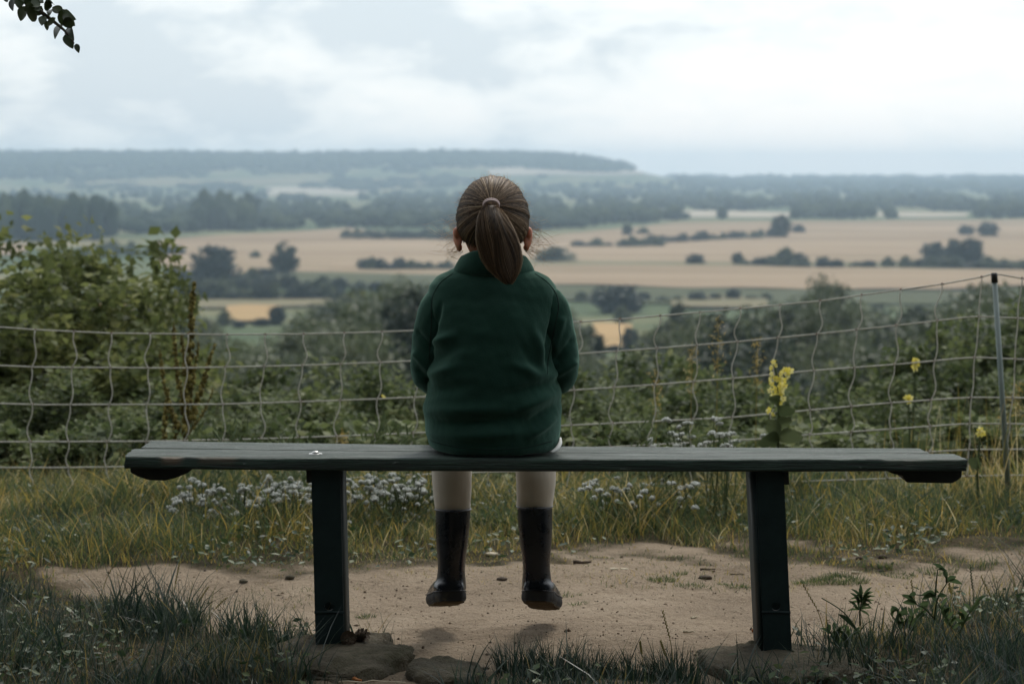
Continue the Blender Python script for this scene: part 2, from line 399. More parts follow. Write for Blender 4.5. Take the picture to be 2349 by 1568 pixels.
field([(520, 708, 740), (560, 705, 743), (640, 707, 741)], m_stubble2, 1.0)
field([(1360, 748, 800), (1400, 748, 806), (1450, 752, 800)], m_stubble2, 0.9)
field([(1500, 486, 500), (1560, 484, 500), (1740, 485, 499), (1830, 488, 498)], m_pale)
field([(2010, 489, 498), (2100, 487, 498), (2220, 489, 497)], m_pale)
field([(610, 428, 449), (700, 428, 449), (840, 432, 450)], m_pale)
field([(150, 420, 430), (330, 414, 428), (620, 411, 424), (900, 410, 424), (1120, 412, 424)], m_mead, 1.5)
field([(1120, 389, 402), (1180, 386, 404), (1330, 383, 403), (1440, 384, 402), (1480, 390, 400)], m_pale, 2.0, 'sand_bluff')
field([(130, 377, 386), (330, 374, 384), (420, 376, 384)], m_pale, 2.0)

# ------------------------------------------------------------------ foliage materials
G_TREE = [(0.0, (0.050, 0.068, 0.036)), (0.45, (0.105, 0.130, 0.070)), (0.8, (0.16, 0.185, 0.095)), (1.0, (0.21, 0.22, 0.12))]
G_DARK = [(0.0, (0.020, 0.034, 0.024)), (0.5, (0.042, 0.062, 0.042)), (1.0, (0.085, 0.105, 0.062))]
G_BUSH = [(0.0, (0.032, 0.047, 0.019)), (0.4, (0.088, 0.120, 0.048)), (0.75, (0.18, 0.215, 0.085)), (1.0, (0.29, 0.30, 0.16))]
G_ELDER = [(0.0, (0.052, 0.068, 0.026)), (0.4, (0.138, 0.168, 0.058)), (0.8, (0.25, 0.27, 0.095)), (1.0, (0.34, 0.34, 0.14))]
m_tree = foliage('tree_foliage', G_TREE, 0.3); m_dark = foliage('dark_foliage', G_DARK, 0.2)
m_bush = foliage('bush_foliage', G_BUSH, 0.42, 0.6, 0.2, 0.25); m_elder = foliage('light_bush_foliage', G_ELDER, 0.5, 0.6, 0.1, 0.25)
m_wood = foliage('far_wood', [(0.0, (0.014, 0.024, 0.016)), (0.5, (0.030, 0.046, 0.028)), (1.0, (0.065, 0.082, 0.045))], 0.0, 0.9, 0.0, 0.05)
m_bark = plain('bark', (0.055, 0.042, 0.03), 0.9, (0.11, 0.09, 0.07), 30, (60, 0.6, 0.01))

# ------------------------------------------------------------------ tree and bush prototypes (unit: metres, base at origin)
def tree_meshes(seed, h, rx, base, nclump, nleaf, leaf, shape='round', clump_r=0.16, trunk_r=0.02):
    g = rng(seed); tb = MB(); V = []; cr = MB()
    tr = h * trunk_r * 1.0
    top = np.array([g.normal(0, .03) * h, g.normal(0, .03) * h, h * .8])
    pts = np.array([[0, 0, -0.4], [0.0, 0, h * .15], top * .45, top * .75, top]); tb.add(*tube(pts, [tr * 1.5, tr * 1.1, tr * .8, tr * .5, tr * .15], 7))
    cen = []
    while len(cen) < nclump:
        u = g.uniform(-1, 1, 3); rr = np.linalg.norm(u)
        if rr > 1 or rr < 0.35: continue
        zz = base + (h - base) * (u[2] * .5 + .5); f = u[2] * .5 + .5
        wid = {'round': 1.0, 'oval': math.sqrt(max(0.05, 1 - (2 * f - 1) ** 2)) / max(1e-3, math.sqrt(max(0.05, 1 - u[2] ** 2))), 'spread': 0.75 + 0.5 * f, 'mound': 1.15 - 0.5 * f}[shape]
        a = math.atan2(u[1], u[0]); lob = 1 + (.07 if shape == 'oval' else .2) * math.sin(3 * a + seed) + (.05 if shape == 'oval' else .13) * math.sin(5 * a + 2 * f * 6 + seed)
        cen.append([u[0] * rx * wid * lob, u[1] * rx * wid * lob, zz * (1 + 0.05 * math.sin(4 * a + seed))])
    cen = np.array(cen)
    for c in cen[g.permutation(len(cen))[: max(6, nclump // 5)]]:
        s = pts[1] + (top - pts[1]) * g.uniform(0.0, .6)
        mid = (s + c) / 2 + np.array([0, 0, -0.04 * h]); tb.add(*tube([s, mid, c], [tr * .45, tr * .28, tr * .08], 5, False))
    per = nleaf // nclump; r = clump_r * rx * 2
    off = unit(g.normal(size=(nclump, per, 3))) * g.uniform(0, 1, (nclump, per, 1)) ** .45 * r * np.array([.95, .95, .75]) * g.uniform(.6, 1.35, (nclump, 1, 1))
    P = (cen[:, None] + off).reshape(-1, 3)
    out = unit(P - np.array([0, 0, base + (h - base) * .4])); D = unit(out * .6 + g.normal(size=P.shape) * .8 + np.array([0, 0, -.35]))
    Nn = unit(np.array([0, 0, 1.0]) + g.normal(size=P.shape) * .55 + out * .3)
    l = leaf * g.uniform(.65, 1.3, len(P)); Vv, F = leaf_cloud(P, D, Nn, l, l * g.uniform(.6, .9, len(P)))
    cl = np.repeat(g.uniform(0, 1, nclump), per); rv = np.clip(.15 + .45 * cl + g.normal(0, .16, len(P)) + .10, 0, 1)
    cr.add(Vv, F, np.repeat(rv, 4))
    return tb.mesh('trunk', True), cr.mesh('crown')
def make_proto(name, mats, **kw):
    a, b = tree_meshes(**kw); a.materials.append(m_bark); b.materials.append(mats)
    co = get_co(b); r = np.hypot(co[:, 0], co[:, 1])
    return (a, b, float(co[:, 2].max() * .985), float(np.percentile(r, 96)))
mid_protos = [
    make_proto('broad', m_tree, seed=1, h=10, rx=4.2, base=1.2, nclump=90, nleaf=6300, leaf=.36, shape='round'),
    make_proto('broad2', m_tree, seed=2, h=10, rx=3.8, base=0.6, nclump=80, nleaf=6000, leaf=.34, shape='spread'),
    make_proto('mound', m_tree, seed=3, h=10, rx=4.6, base=0.0, nclump=90, nleaf=6300, leaf=.36, shape='mound'),
    make_proto('oval', m_dark, seed=4, h=10, rx=2.9, base=0.4, nclump=90, nleaf=6300, leaf=.34, shape='oval'),
    make_proto('dark', m_dark, seed=5, h=10, rx=4.3, base=0.3, nclump=90, nleaf=6300, leaf=.38, shape='round'),
]
far_protos = [
    make_proto('far', m_dark, seed=11, h=10, rx=4.6, base=0.0, nclump=60, nleaf=3000, leaf=.95, shape='round', clump_r=.2),
    make_proto('far2', m_tree, seed=12, h=10, rx=5.0, base=0.0, nclump=60, nleaf=3000, leaf=.95, shape='mound', clump_r=.2),
    make_proto('far3', m_dark, seed=13, h=10, rx=3.6, base=0.0, nclump=60, nleaf=3000, leaf=.9, shape='oval', clump_r=.2),
]
def place_tree(name, proto, X_, Y_, h, w, label, cat, group, rot=None, sink=0.0, parts=('trunk', 'crown')):
    a, b, ph, prx = proto
    r = thing(name, label, cat, (X_, Y_, float(gz(X_, Y_)) - sink), group)
    r.rotation_euler = (0, 0, rot if rot is not None else random.uniform(0, 6.28))
    r.scale = (w / (2 * prx), w / (2 * prx), h / ph)
    obj(parts[0], a, None, r); obj(parts[1], b, None, r)
    return r
random.seed(4)
def px_tree(x, ybase, ytop, wpx, proto, label, cat='tree', group=None, name='field_tree'):
    q = pg(x, ybase); s = q[1] / FPX
    return place_tree(name, proto, q[0], q[1], (ybase - ytop) * s, wpx * s * 1.05, label, cat, group)
F0, F1, F2 = far_protos
px_tree(652, 632, 552, 60, F2, 'tall oval tree standing alone in the stubble field')
px_tree(492, 642, 560, 100, F0, 'broad dark round tree among hedge bushes at the field edge')
px_tree(586, 592, 574, 26, F1, 'tiny bush alone in stubble above the oval tree', 'bush', None, 'field_bush')
px_tree(1272, 602, 564, 90, F1, 'dark bush in stubble just beside the ponytailed head', 'bush', None, 'field_bush')
px_tree(1595, 608, 581, 42, F0, 'round dark bush at the start of the field hedge row', 'bush', None, 'field_bush')
px_tree(1418, 719, 652, 112, F0, 'wide dark double-topped tree at the foot of the slope')
px_tree(1427, 742, 699, 44, F1, 'small pale round tree before the dark double-topped tree')
px_tree(2216, 540, 516, 36, F0, 'smaller of two dark bushes high in the stubble field', 'bush', None, 'field_bush')
px_tree(2266, 543, 508, 46, F0, 'larger of two dark bushes high in the stubble field', 'bush', None, 'field_bush')
px_tree(1790, 545, 492, 46, F0, 'tallest tree at the end of the hedge in stubble')
px_tree(1832, 535, 514, 28, F0, 'lone bush just past the hedge end in stubble', 'bush', None, 'field_bush')
for x, yb, yt, w in ((515, 748, 712, 44), (548, 752, 735, 30), (600, 748, 728, 40), (634, 746, 700, 40), (215, 735, 705, 40), (330, 730, 695, 50), (1366, 806, 770, 34), (1446, 804, 750, 40), (1410, 808, 790, 30)):
    px_tree(x, yb, yt, w, far_protos[int(x) % 2], 'dark bush on the rim of a small golden field', 'bush', 'bushes round the small golden fields', 'field_bush')
GH = 'bushes of the valley hedges'
def hedge(pts, n, wpx, hpx, label, seed, jit=0.5):
    g = rng(seed); P = np.array(pts, float); tt = np.linspace(0, 1, n)
    xs_ = np.interp(tt, np.linspace(0, 1, len(P)), P[:, 0]); ys_ = np.interp(tt, np.linspace(0, 1, len(P)), P[:, 1])
    for x, y in zip(xs_, ys_):
        hh = hpx * g.uniform(1 - jit * .6, 1 + jit); ww = wpx * g.uniform(.8, 1.35)
        px_tree(x + g.uniform(-.2, .2) * wpx, y + g.uniform(-1, 1), y - hh, ww, far_protos[int(g.integers(0, 2))], label, 'bush', GH, 'hedge_bush')
hedge([(1690, 609), (1850, 616), (2110, 616)], 15, 32, 22, 'round bush in the row between stubble and green strip', 31)
hedge([(1770, 612), (1830, 613)], 3, 46, 32, 'taller bush in the row between stubble and green strip', 32)
hedge([(2130, 618), (2340, 622)], 7, 46, 30, 'leafy bush in the clump closing the hedge row', 33)
hedge([(2146, 600), (2186, 606), (2226, 606)], 3, 42, 52, 'thin tree in the group of three above the hedge row', 34, .2)
hedge([(1320, 566), (1400, 566)], 4, 30, 15, 'low bush of the short dark hedge in stubble', 35)
hedge([(1425, 568), (1500, 566)], 5, 34, 25, 'bush at the dark lower end of the long hedge', 36)
hedge([(1500, 560), (1640, 552), (1770, 546)], 13, 26, 19, 'bush of the long hedge crossing the stubble', 37, .3)
hedge([(1436, 540), (1476, 538)], 2, 26, 24, 'bush standing above the long hedge in stubble', 38)
hedge([(800, 547), (1040, 549)], 12, 30, 20, 'low bush of the dark hedge along the stubble top', 39, .3)
hedge([(835, 622), (1030, 622)], 10, 36, 24, 'bush of the hedge running behind the green jacket', 40)
hedge([(415, 640), (450, 642), (545, 642), (615, 640)], 8, 44, 20, 'bush of the hedge beside the round dark tree', 41)
hedge([(410, 690), (560, 690), (780, 688)], 16, 42, 32, 'bush of the lower hedge below the stubble field', 42)
hedge([(420, 668), (600, 662), (860, 668)], 14, 40, 24, 'bush of the strip hedge under the oval tree', 44)
hedge([(1330, 690), (1540, 694), (1760, 690)], 12, 36, 20, 'bush scattered on the green strip past the jacket', 45)
hedge([(120, 600), (250, 590), (410, 584)], 10, 40, 28, 'bush of the hedge bordering the far stubble', 43)

# ------------------------------------------------------------------ woods of the valley and the far ridge: uncountable masses
IV1, IF1 = ico(2)
def wood(name, spots, h, w, label, seed, sub=1, cat='woods'):
    """spots: ground positions; one lumpy crown each, joined as one mass"""
    g = rng(seed); V0, F0_ = (IV1, IF1) if sub == 2 else ico(1)
    n = len(spots); S = np.asarray(spots, float); hh = h * g.uniform(.7, 1.25, n); ww = w * g.uniform(.75, 1.3, n)
    sc = np.stack([ww, ww, hh * .55], -1)
    nz = 1 + 0.25 * g.normal(size=(n, len(V0), 1)) * .8
    V = V0[None] * nz * sc[:, None] * .5 * np.array([1, 1, 1.9]) + np.stack([S[:, 0], S[:, 1], S[:, 2] + hh * .48], -1)[:, None]
    F = F0_[None] + (np.arange(n) * len(V0))[:, None, None]
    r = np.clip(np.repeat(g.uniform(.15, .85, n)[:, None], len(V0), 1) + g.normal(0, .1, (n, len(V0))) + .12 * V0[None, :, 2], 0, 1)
    o = obj(name, np_mesh(name, V.reshape(-1, 3), F.reshape(-1, 3), False, r.ravel()), m_wood)
    return tag(o, label, cat, None, 'stuff')
def ground_spots(g, n, yfun, x0, x1, ya, yb):
    """n spots spread evenly in picture height between the base lines ya and yb (they thin out with distance as woods do)"""
    out = []
    for _ in range(n):
        x = g.uniform(x0, x1); y = g.uniform(*( (np.interp(x, ya[0], ya[1]), np.interp(x, yb[0], yb[1])) ))
        if yfun is not None and not yfun(x, y): continue
        out.append(pg(x, y))
    return np.array(out)
g = rng(50)
def gap(x, y):
    for (a, b, c_, d_) in ((1500, 1830, 484, 503), (2000, 2230, 486, 501), (600, 850, 427, 452), (-200, 40, 470, 476)):
        if a < x < b and c_ < y < d_: return False
    return fn(np.array([x * .02, y * .1]), 1.0, 77, 2) > -0.55
wood('tall_dark_wood', ground_spots(g, 330, None, -900, 262, ([-300, 262], [540, 536]), ([-300, 262], [556, 552])), 21, 11, 'tall dark block of woodland at the edge of the valley', 51, 2)
wood('tall_grove', ground_spots(g, 60, None, 452, 575, ([452, 575], [515, 514]), ([452, 575], [532, 530])), 19, 12, 'grove standing taller than the scrub above the stubble', 52, 2)
wood('scrub_wood', ground_spots(g, 2000, gap, -1100, 1330, ([-250, 1330], [438, 446]), ([-250, 300, 800, 1330], [545, 540, 521, 532])), 9, 13, 'low grey-green scrub woodland beyond the stubble fields', 53, 1)
wood('valley_wood', ground_spots(g, 2500, gap, 1200, 3200, ([1200, 2700], [424, 424]), ([1200, 1300, 1560, 1850, 2700], [530, 525, 506, 503, 500])), 10, 14, 'broad wood filling the valley floor behind the fields', 54, 1)
S = []
gg = rng(55)
for _ in range(1500):
    yy = 4800 + 3000 * gg.uniform(); xx = gg.uniform(-.2, .36) * yy
    if xx < 350 + .05 * (yy - 5000): continue
    S.append([xx, yy, float(gz(xx, yy))])
wood('horizon_wood', S, 13, 42, 'hazy blue wood along the flat horizon', 55, 1)
S = []
for _ in range(15000):
    yy = 4500 + 2300 * gg.uniform(); xx = gg.uniform(-3000, 470)
    side = 1 - sstep((xx - 90 - 0.02 * (yy - 5000)) / 420)
    if side < .62: continue
    zz = float(gz(xx, yy)); px, py = to_px(xx, yy, zz)
    if py > 389 + 6 * fn(np.array([px * .01, 0.]), 1.0, 5, 2): continue
    S.append([xx, yy, zz])
wood('ridge_wood', S, 14, 26, 'blue hazy wood covering the long far ridge', 56, 1)
S = []
for _ in range(1200):
    x = gg.uniform(-1000, 1250); y = gg.uniform(388, 440)
    if fn(np.array([x * .012, y * .09]), 1.0, 78, 2) < 0.1: continue
    S.append(pg(x, y))
wood('slope_thickets', S, 8, 30, 'scattered thickets on the pale slope under the ridge', 57, 1)
wood('dark_far_block', ground_spots(g, 60, None, -150, 165, ([-150, 165], [398, 398]), ([-150, 165], [412, 410])), 22, 26, 'darker block of wood on the lower ridge slope', 58, 1)

def zone(x):
    return 'on the seed-stalk side of the jacket' if x < 1130 else ('between jacket and yellow mullein' if x < 1786 else ('between yellow mullein and fence post' if x < 2290 else 'past the fence post'))
# ------------------------------------------------------------------ trees on the slope below the fence
LIMX = [-200, 0, 400, 520, 535, 620, 640, 700, 760, 870, 950, 1010, 1300, 1365, 1380, 1440, 1455, 1500, 1560, 1650, 1750, 1820, 1890, 1975, 2050, 2130, 2200, 2349, 2600]
LIMY = [690, 690, 708, 715, 775, 775, 720, 690, 662, 640, 630, 640, 690, 735, 802, 802, 735, 722, 720, 690, 690, 655, 634, 660, 695, 690, 650, 612, 590]
g = rng(60)
n_mid = 0
SL = ['grey-green slope tree', 'loosely branched slope tree', 'mound-shaped slope tree', 'slim dark slope tree', 'round dark slope tree']
placed = []
tries = 0
while n_mid < 270 and tries < 9000:
    tries += 1
    Yt = 105 * (560 / 105) ** g.uniform(0, 1)
    xp = g.uniform(-700, 3000) if g.uniform() < .5 else g.uniform(-120, 2470)
    half = 30 * 200 / Yt + 12
    lim = np.max(np.interp(np.linspace(xp - half, xp + half, 7), LIMX, LIMY))
    yt = lim + g.exponential(1.0) * 55 * (220 / Yt) ** .5
    q = at(xp, yt, Yt); base = float(gz(q[0], Yt)); h = q[2] - base
    if h < 3.5 or h > 14: continue
    w = h * g.uniform(.75, 1.1)
    if any((q[0] - a) ** 2 + (Yt - b) ** 2 < (0.30 * (w + c_)) ** 2 for a, b, c_ in placed): continue
    k = int(g.choice(5, p=[.3, .24, .24, .08, .14]))
    if k == 3: w *= .6
    placed.append((q[0], Yt, w))
    place_tree('slope_tree', mid_protos[k], q[0], Yt, h, w, SL[k] + ' below the netting, ' + zone(xp), 'tree', SL[k] + 's ' + zone(xp), g.uniform(0, 6.28)); n_mid += 1
def mid_tree(x, ytop, Yt, w, k, label):
    q = at(x, ytop, Yt); h = q[2] - float(gz(q[0], Yt))
    place_tree('slope_tree', mid_protos[k], q[0], Yt, h, w, label, 'tree', None, 1.0)
mid_tree(1895, 628, 300, 9.5, 0, 'broad tree rising into the lowest stubble strip')
mid_tree(1560, 690, 330, 5.2, 3, 'dark narrow tree rising over the wire netting')
mid_tree(1355, 742, 260, 3.6, 3, 'dark narrow tree beside the small golden field patch')
mid_tree(905, 628, 330, 7.5, 1, 'loosely branched tree left of the green jacket')

# ------------------------------------------------------------------ bushes just beyond the fence
bush_protos = [
    make_proto('bush', m_bush, seed=21, h=3.0, rx=1.45, base=0.1, nclump=190, nleaf=15200, leaf=.075, shape='round', clump_r=.085, trunk_r=.012),
    make_proto('bush2', m_bush, seed=22, h=3.0, rx=1.6, base=0.1, nclump=190, nleaf=15200, leaf=.085, shape='spread', clump_r=.085, trunk_r=.012),
]
elder = make_proto('elder', m_elder, seed=23, h=3.3, rx=.85, base=0.1, nclump=200, nleaf=13000, leaf=.08, shape='spread', clump_r=.15, trunk_r=.014)
low_protos = [make_proto('low', m_bush, seed=26 + q, h=.75, rx=.48, base=.02, nclump=70, nleaf=2450, leaf=.058, shape=('round', 'mound')[q], clump_r=.12, trunk_r=.01) for q in range(2)]
def bush(x, ytop, Yb, w, proto, label, group=None, hmin=.55):
    q = at(x, ytop, Yb); h = max(hmin, q[2] - float(gz(q[0], Yb)))
    return place_tree('bush', proto, q[0], Yb, h * 1.02, w, label, 'bush', group, parts=('stem', 'foliage'))
bush(80, 500, 13.2, 1.6, elder, 'big light green bush towering over the netting')
bush(235, 528, 13.4, 1.15, elder, 'light green bush shoulder to shoulder with the towering one')
bush(320, 578, 13.0, .8, elder, 'slender light green bush leaning out beside the seed stalks')
bush(-70, 570, 12.4, 1.5, elder, 'light green bush cut off at the edge of the view')
bush(150, 640, 12.0, 1.4, elder, 'low light green bush in front of the towering one')
bush(20, 620, 12.2, 1.3, elder, 'light green bush hugging the foot of the towering one')
GB = 'bushes just beyond the netting'
LB = 'dark leafy bush among many just beyond the netting'
for k, (x, yt, Yb, w) in enumerate([
        (200, 850, 11.2, 1.6), (20, 900, 10.8, 1.4), (430, 880, 11.0, 1.4), (560, 900, 11.4, 1.5), (700, 835, 13.0, 2.1), (840, 850, 12.0, 1.5), (930, 875, 12.6, 1.5),
        (640, 930, 10.8, 1.3), (330, 940, 10.6, 1.3), (1000, 900, 12.0, 1.6), (1120, 880, 13, 1.8), (1250, 870, 13, 1.7), (1370, 850, 12.2, 1.5), (1480, 810, 13.5, 1.8), (1400, 900, 11.2, 1.3),
        (1560, 900, 11.5, 1.4), (1640, 850, 13.4, 1.5), (1700, 900, 11.8, 1.3), (1830, 890, 12.5, 1.7), (1930, 850, 13.5, 1.5), (1990, 900, 11.6, 1.4), (2080, 880, 12.6, 1.5),
        (-300, 850, 12.0, 1.8), (-480, 800, 12.6, 2.0), (-640, 830, 11.8, 1.8), (2540, 760, 12.0, 1.8), (2700, 800, 12.6, 2.0), (2880, 830, 12.0, 1.9), (2180, 790, 13.0, 1.6), (2290, 735, 13.2, 1.8), (2400, 700, 12.6, 1.8), (2240, 860, 11.4, 1.4), (2350, 870, 11.0, 1.3), (2110, 930, 11.0, 1.2)]):
    bush(x, yt, Yb, w, bush_protos[k % 2], 'dark leafy bush beyond the netting, ' + zone(x), 'leafy bushes ' + zone(x))
g = rng(67)
for k in range(26):
    x = -150 + k * 104 + g.uniform(-30, 30); bush(x, g.uniform(935, 1015), g.uniform(9.5, 10.1), g.uniform(.6, .95), low_protos[k % 2], 'low bush right behind the netting cords, ' + zone(x), 'low bushes ' + zone(x), .3)

# ------------------------------------------------------------------ unseen wood edge at the viewer's back, added to block light from behind
g = rng(66)
for k, (x, y) in enumerate([(-13, -5), (-9, -8), (-5, -5.5), (-1, -8.5), (3, -6), (7, -8), (11, -5), (15, -8), (-16, -10), (-6, -12), (1, -12), (9, -12)]):
    place_tree('unseen_edge_tree', mid_protos[(0, 4, 1, 4)[k % 4]], x, y, 12 + g.uniform(-1, 2), 9.5, 'unseen leafy wood edge tree added behind the viewer for shade', 'tree', 'unseen trees added along the wood edge')
# ------------------------------------------------------------------ bench
m_paint, t, p, o = new_mat('weathered_green_paint')
tcn = N(t, 'ShaderNodeTexCoord').outputs['Object']
grain = noise(t, 9, 7, 0.65, tcn, 0.4, (1.0, 26, 26))
grain2 = noise(t, 40, 4, 0.6, tcn, 0.2, (0.6, 14, 14))
pc = ramp(t, grain, [(0.32, (0.008, 0.013, 0.011)), (0.46, (0.014, 0.034, 0.024)), (0.60, (0.024, 0.066, 0.044)), (0.73, (0.07, 0.11, 0.085)), (0.82, (0.22, 0.26, 0.23))])
wear = noise(t, 5, 6, 0.7, tcn, 0.6, (1.3, 9, 9))
pc = mixc(t, math_(t, 'MULTIPLY', ramp(t, wear, [(0.60, (0, 0, 0)), (0.70, (1, 1, 1))]), 0.55), pc, (0.10, 0.12, 0.11))
flake = noise(t, 22, 3, 0.5, tcn, 0.3, (1, 3.5, 3.5))
pc = mixc(t, math_(t, 'MULTIPLY', ramp(t, flake, [(0.70, (0, 0, 0)), (0.74, (1, 1, 1))]), 0.6), pc, (0.36, 0.43, 0.40))
raw = attr(t)
pc = mixc(t, raw, pc, (0.30, 0.15, 0.07))
L(t, pc, p.inputs['Base Color'])
L(t, ramp(t, wear, [(0.35, (.42, .42, .42)), (0.7, (.75, .75, .75))]), p.inputs['Roughness']); p.inputs['Specular IOR Level'].default_value = 0.5
bump(t, p, math_(t, 'ADD', grain, math_(t, 'MULTIPLY', grain2, 0.5)), 1.0, 0.007)
m_leg, t, p, o = new_mat('dark_green_steel')
n1 = noise(t, 14, 6, 0.65)
L(t, ramp(t, n1, [(0.35, (0.006, 0.016, 0.017)), (0.6, (0.010, 0.025, 0.026)), (0.74, (0.02, 0.024, 0.02)), (0.8, (0.06, 0.045, 0.028))]), p.inputs['Base Color'])
p.inputs['Roughness'].default_value = 0.62; p.inputs['Specular IOR Level'].default_value = 0.3; bump(t, p, noise(t, 90, 4), 0.25, 0.002)
m_under = plain('dark_timber', (0.012, 0.014, 0.012), 0.8, (0.03, 0.03, 0.026), 25, (80, 0.4, 0.004))  # near-black wood tone for the cleats and leg-top brackets
m_zinc = plain('zinc', (0.62, 0.62, 0.6), 0.35, (0.4, 0.4, 0.39), 120, metal=0.9)

YF, YR = 5.50, 5.83
zfl, zfr = at(285, 1045, YF)[2], at(2217, 1052, YF)[2]; zrl, zrr = at(338, 1010, YR)[2], at(2160, 1028, YR)[2]
XL, XR = at(285, 1045, YF)[0], at(2217, 1052, YF)[0]
def seat_z(x, y):
    s = (x - XL) / (XR - XL); u = (y - YF) / (YR - YF)
    return (zfl * (1 - s) + zfr * s) * (1 - u) + (zrl * (1 - s) + zrr * s) * u - 0.004 * np.sin(np.clip(s, 0, 1) * np.pi)
bench = thing('bench', 'long backless bench with dark green weathered planks on steel legs', 'bench', (0.08, 5.66, 0))
BO = np.array([0.08, 5.66, 0])
def plank(x0, x1, y0, y1, th, seed, chips=()):
    g = rng(seed); nx_ = 260; xx = np.linspace(x0, x1, nx_); r = 0.006
    sec = []   # (u across 0..1, v down 0..1 in metres offsets)
    for cx_, cz_, a0 in ((y1 - r, -r, 90), (y0 + r, -r, 180), (y0 + r, -th + r, 270), (y1 - r, -th + r, 0)):
        pass
    w = y1 - y0
    top = [(y0 + r + (w - 2 * r) * k / 9, 0.0) for k in range(10)]
    arc = lambda cy, cz, a, b: [(cy + r * math.cos(math.radians(q)), cz + r * math.sin(math.radians(q))) for q in np.linspace(a, b, 5)[1:-1]]
    sec = top + arc(y1 - r, -r, 90, 0) + [(y1, -r), (y1, -th + r)] + arc(y1 - r, -th + r, 0, -90) + [(y1 - r, -th), (y0 + r, -th)] + arc(y0 + r, -th + r, -90, -180) + [(y0, -th + r), (y0, -r)] + arc(y0 + r, -r, 180, 90)
    sec = np.array(sec); m = len(sec)
    V = np.zeros((nx_, m, 3)); rw = np.zeros((nx_, m))
    V[:, :, 0] = xx[:, None]; V[:, :, 1] = sec[None, :, 0]; V[:, :, 2] = seat_z(V[:, :, 0], V[:, :, 1]) + sec[None, :, 1]
    P = V.reshape(-1, 3)
    nz = fn(P * np.array([3, 40, 40]), 1.0, seed, 3).reshape(nx_, m); V[:, :, 2] += 0.0011 * nz
    edge = fn(P * np.array([14, 6, 6]), 1.0, seed + 1, 3).reshape(nx_, m)
    up = (sec[:, 1] > -r * 1.2)[None] & (sec[:, 0] < y0 + r * 1.1)[None]
    V[:, :, 2] -= np.where(up, 0.0030 * np.clip(edge - .2, 0, 1), 0); V[:, :, 1] += np.where(up, 0.004 * np.clip(edge - .2, 0, 1), 0)
    for (ca, cb, depth, rr) in chips:   # split-off slivers along the near top edge
        f = sstep((xx - ca) / .02) * (1 - sstep((xx - cb) / .03)); f = f[:, None] * up * (0.6 + .4 * edge)
        V[:, :, 2] -= depth * f; V[:, :, 1] += depth * .8 * f; rw = np.maximum(rw, rr * f)
    # ragged sawn ends
    er = 0.004 * fn(np.stack([sec[:, 0] * 60, sec[:, 1] * 60], -1), 1.0, seed + 2, 2)
    V[0, :, 0] += er; V[-1, :, 0] += er
    Vv = np.concatenate([V.reshape(-1, 3), V[0].mean(0)[None], V[-1].mean(0)[None]])
    i, j = np.meshgrid(np.arange(nx_ - 1), np.arange(m), indexing='ij'); j2 = (j + 1) % m
    q = np.stack([i * m + j, (i + 1) * m + j, (i + 1) * m + j2, i * m + j2], -1).reshape(-1, 4)
    F = np.concatenate([q[:, [0, 1, 2]], q[:, [0, 2, 3]]]); k = np.arange(m); k2 = (k + 1) % m
    F = np.concatenate([F, np.stack([np.full(m, nx_ * m), k, k2], -1), np.stack([np.full(m, nx_ * m + 1), (nx_ - 1) * m + k2, (nx_ - 1) * m + k], -1)])
    return np_mesh('plank', Vv - BO, F, True, np.clip(np.concatenate([rw.ravel(), [0, 0]]), 0, 1))
obj('plank', plank(XL, XR, YF, YF + .162, .029, 3, [(XL + .075, XL + .115, .007, .7), (XL + .16, XL + .24, .003, .25), (XR - .20, XR - .02, .004, .1)]), m_paint, bench)
obj('plank', plank(XL + .012, XR - .055, YF + .175, YR, .029, 5), m_paint, bench)
# cleats under both ends
def prism(profile, y0, y1):
    P = np.array(profile, float); n = len(P)
    V = np.concatenate([np.stack([P[:, 0], np.full(n, y0), P[:, 1]], -1), np.stack([P[:, 0], np.full(n, y1), P[:, 1]], -1)])
    k = np.arange(n); k2 = (k + 1) % n
    F = [list(range(n)), list(range(2 * n - 1, n - 1, -1))] + [[a, a + n, b + n, b] for a, b in zip(k, k2)]
    bm = bmesh.new(); vv = [bm.verts.new(v) for v in V]; [bm.faces.new([vv[q] for q in f]) for f in F]
    bmesh.ops.recalc_face_normals(bm, faces=bm.faces); bmesh.ops.bevel(bm, geom=bm.edges, offset=0.0018, segments=1, affect='EDGES')
    me = bpy.data.meshes.new('cleat'); bm.to_mesh(me); bm.free(); return me
def pxz(pts, Y_): return [(at(a, b, Y_)[0] - BO[0], at(a, b, Y_)[2]) for a, b in pts]
Yc = YF + .035
def sh(me):
    for v in me.vertices: v.co.y -= BO[1]
    return me
obj('cleat', sh(prism(pxz([(299, 1068), (299, 1083), (317, 1093), (342, 1101), (378, 1102), (402, 1096), (432, 1084), (446, 1070)], Yc), Yc, YR - .03)), m_under, bench)
obj('cleat', sh(prism(pxz([(2030, 1078), (2048, 1086), (2070, 1090), (2080, 1106), (2184, 1108), (2196, 1102), (2206, 1094), (2207, 1078)], Yc), Yc, YR - .03)), m_under, bench)
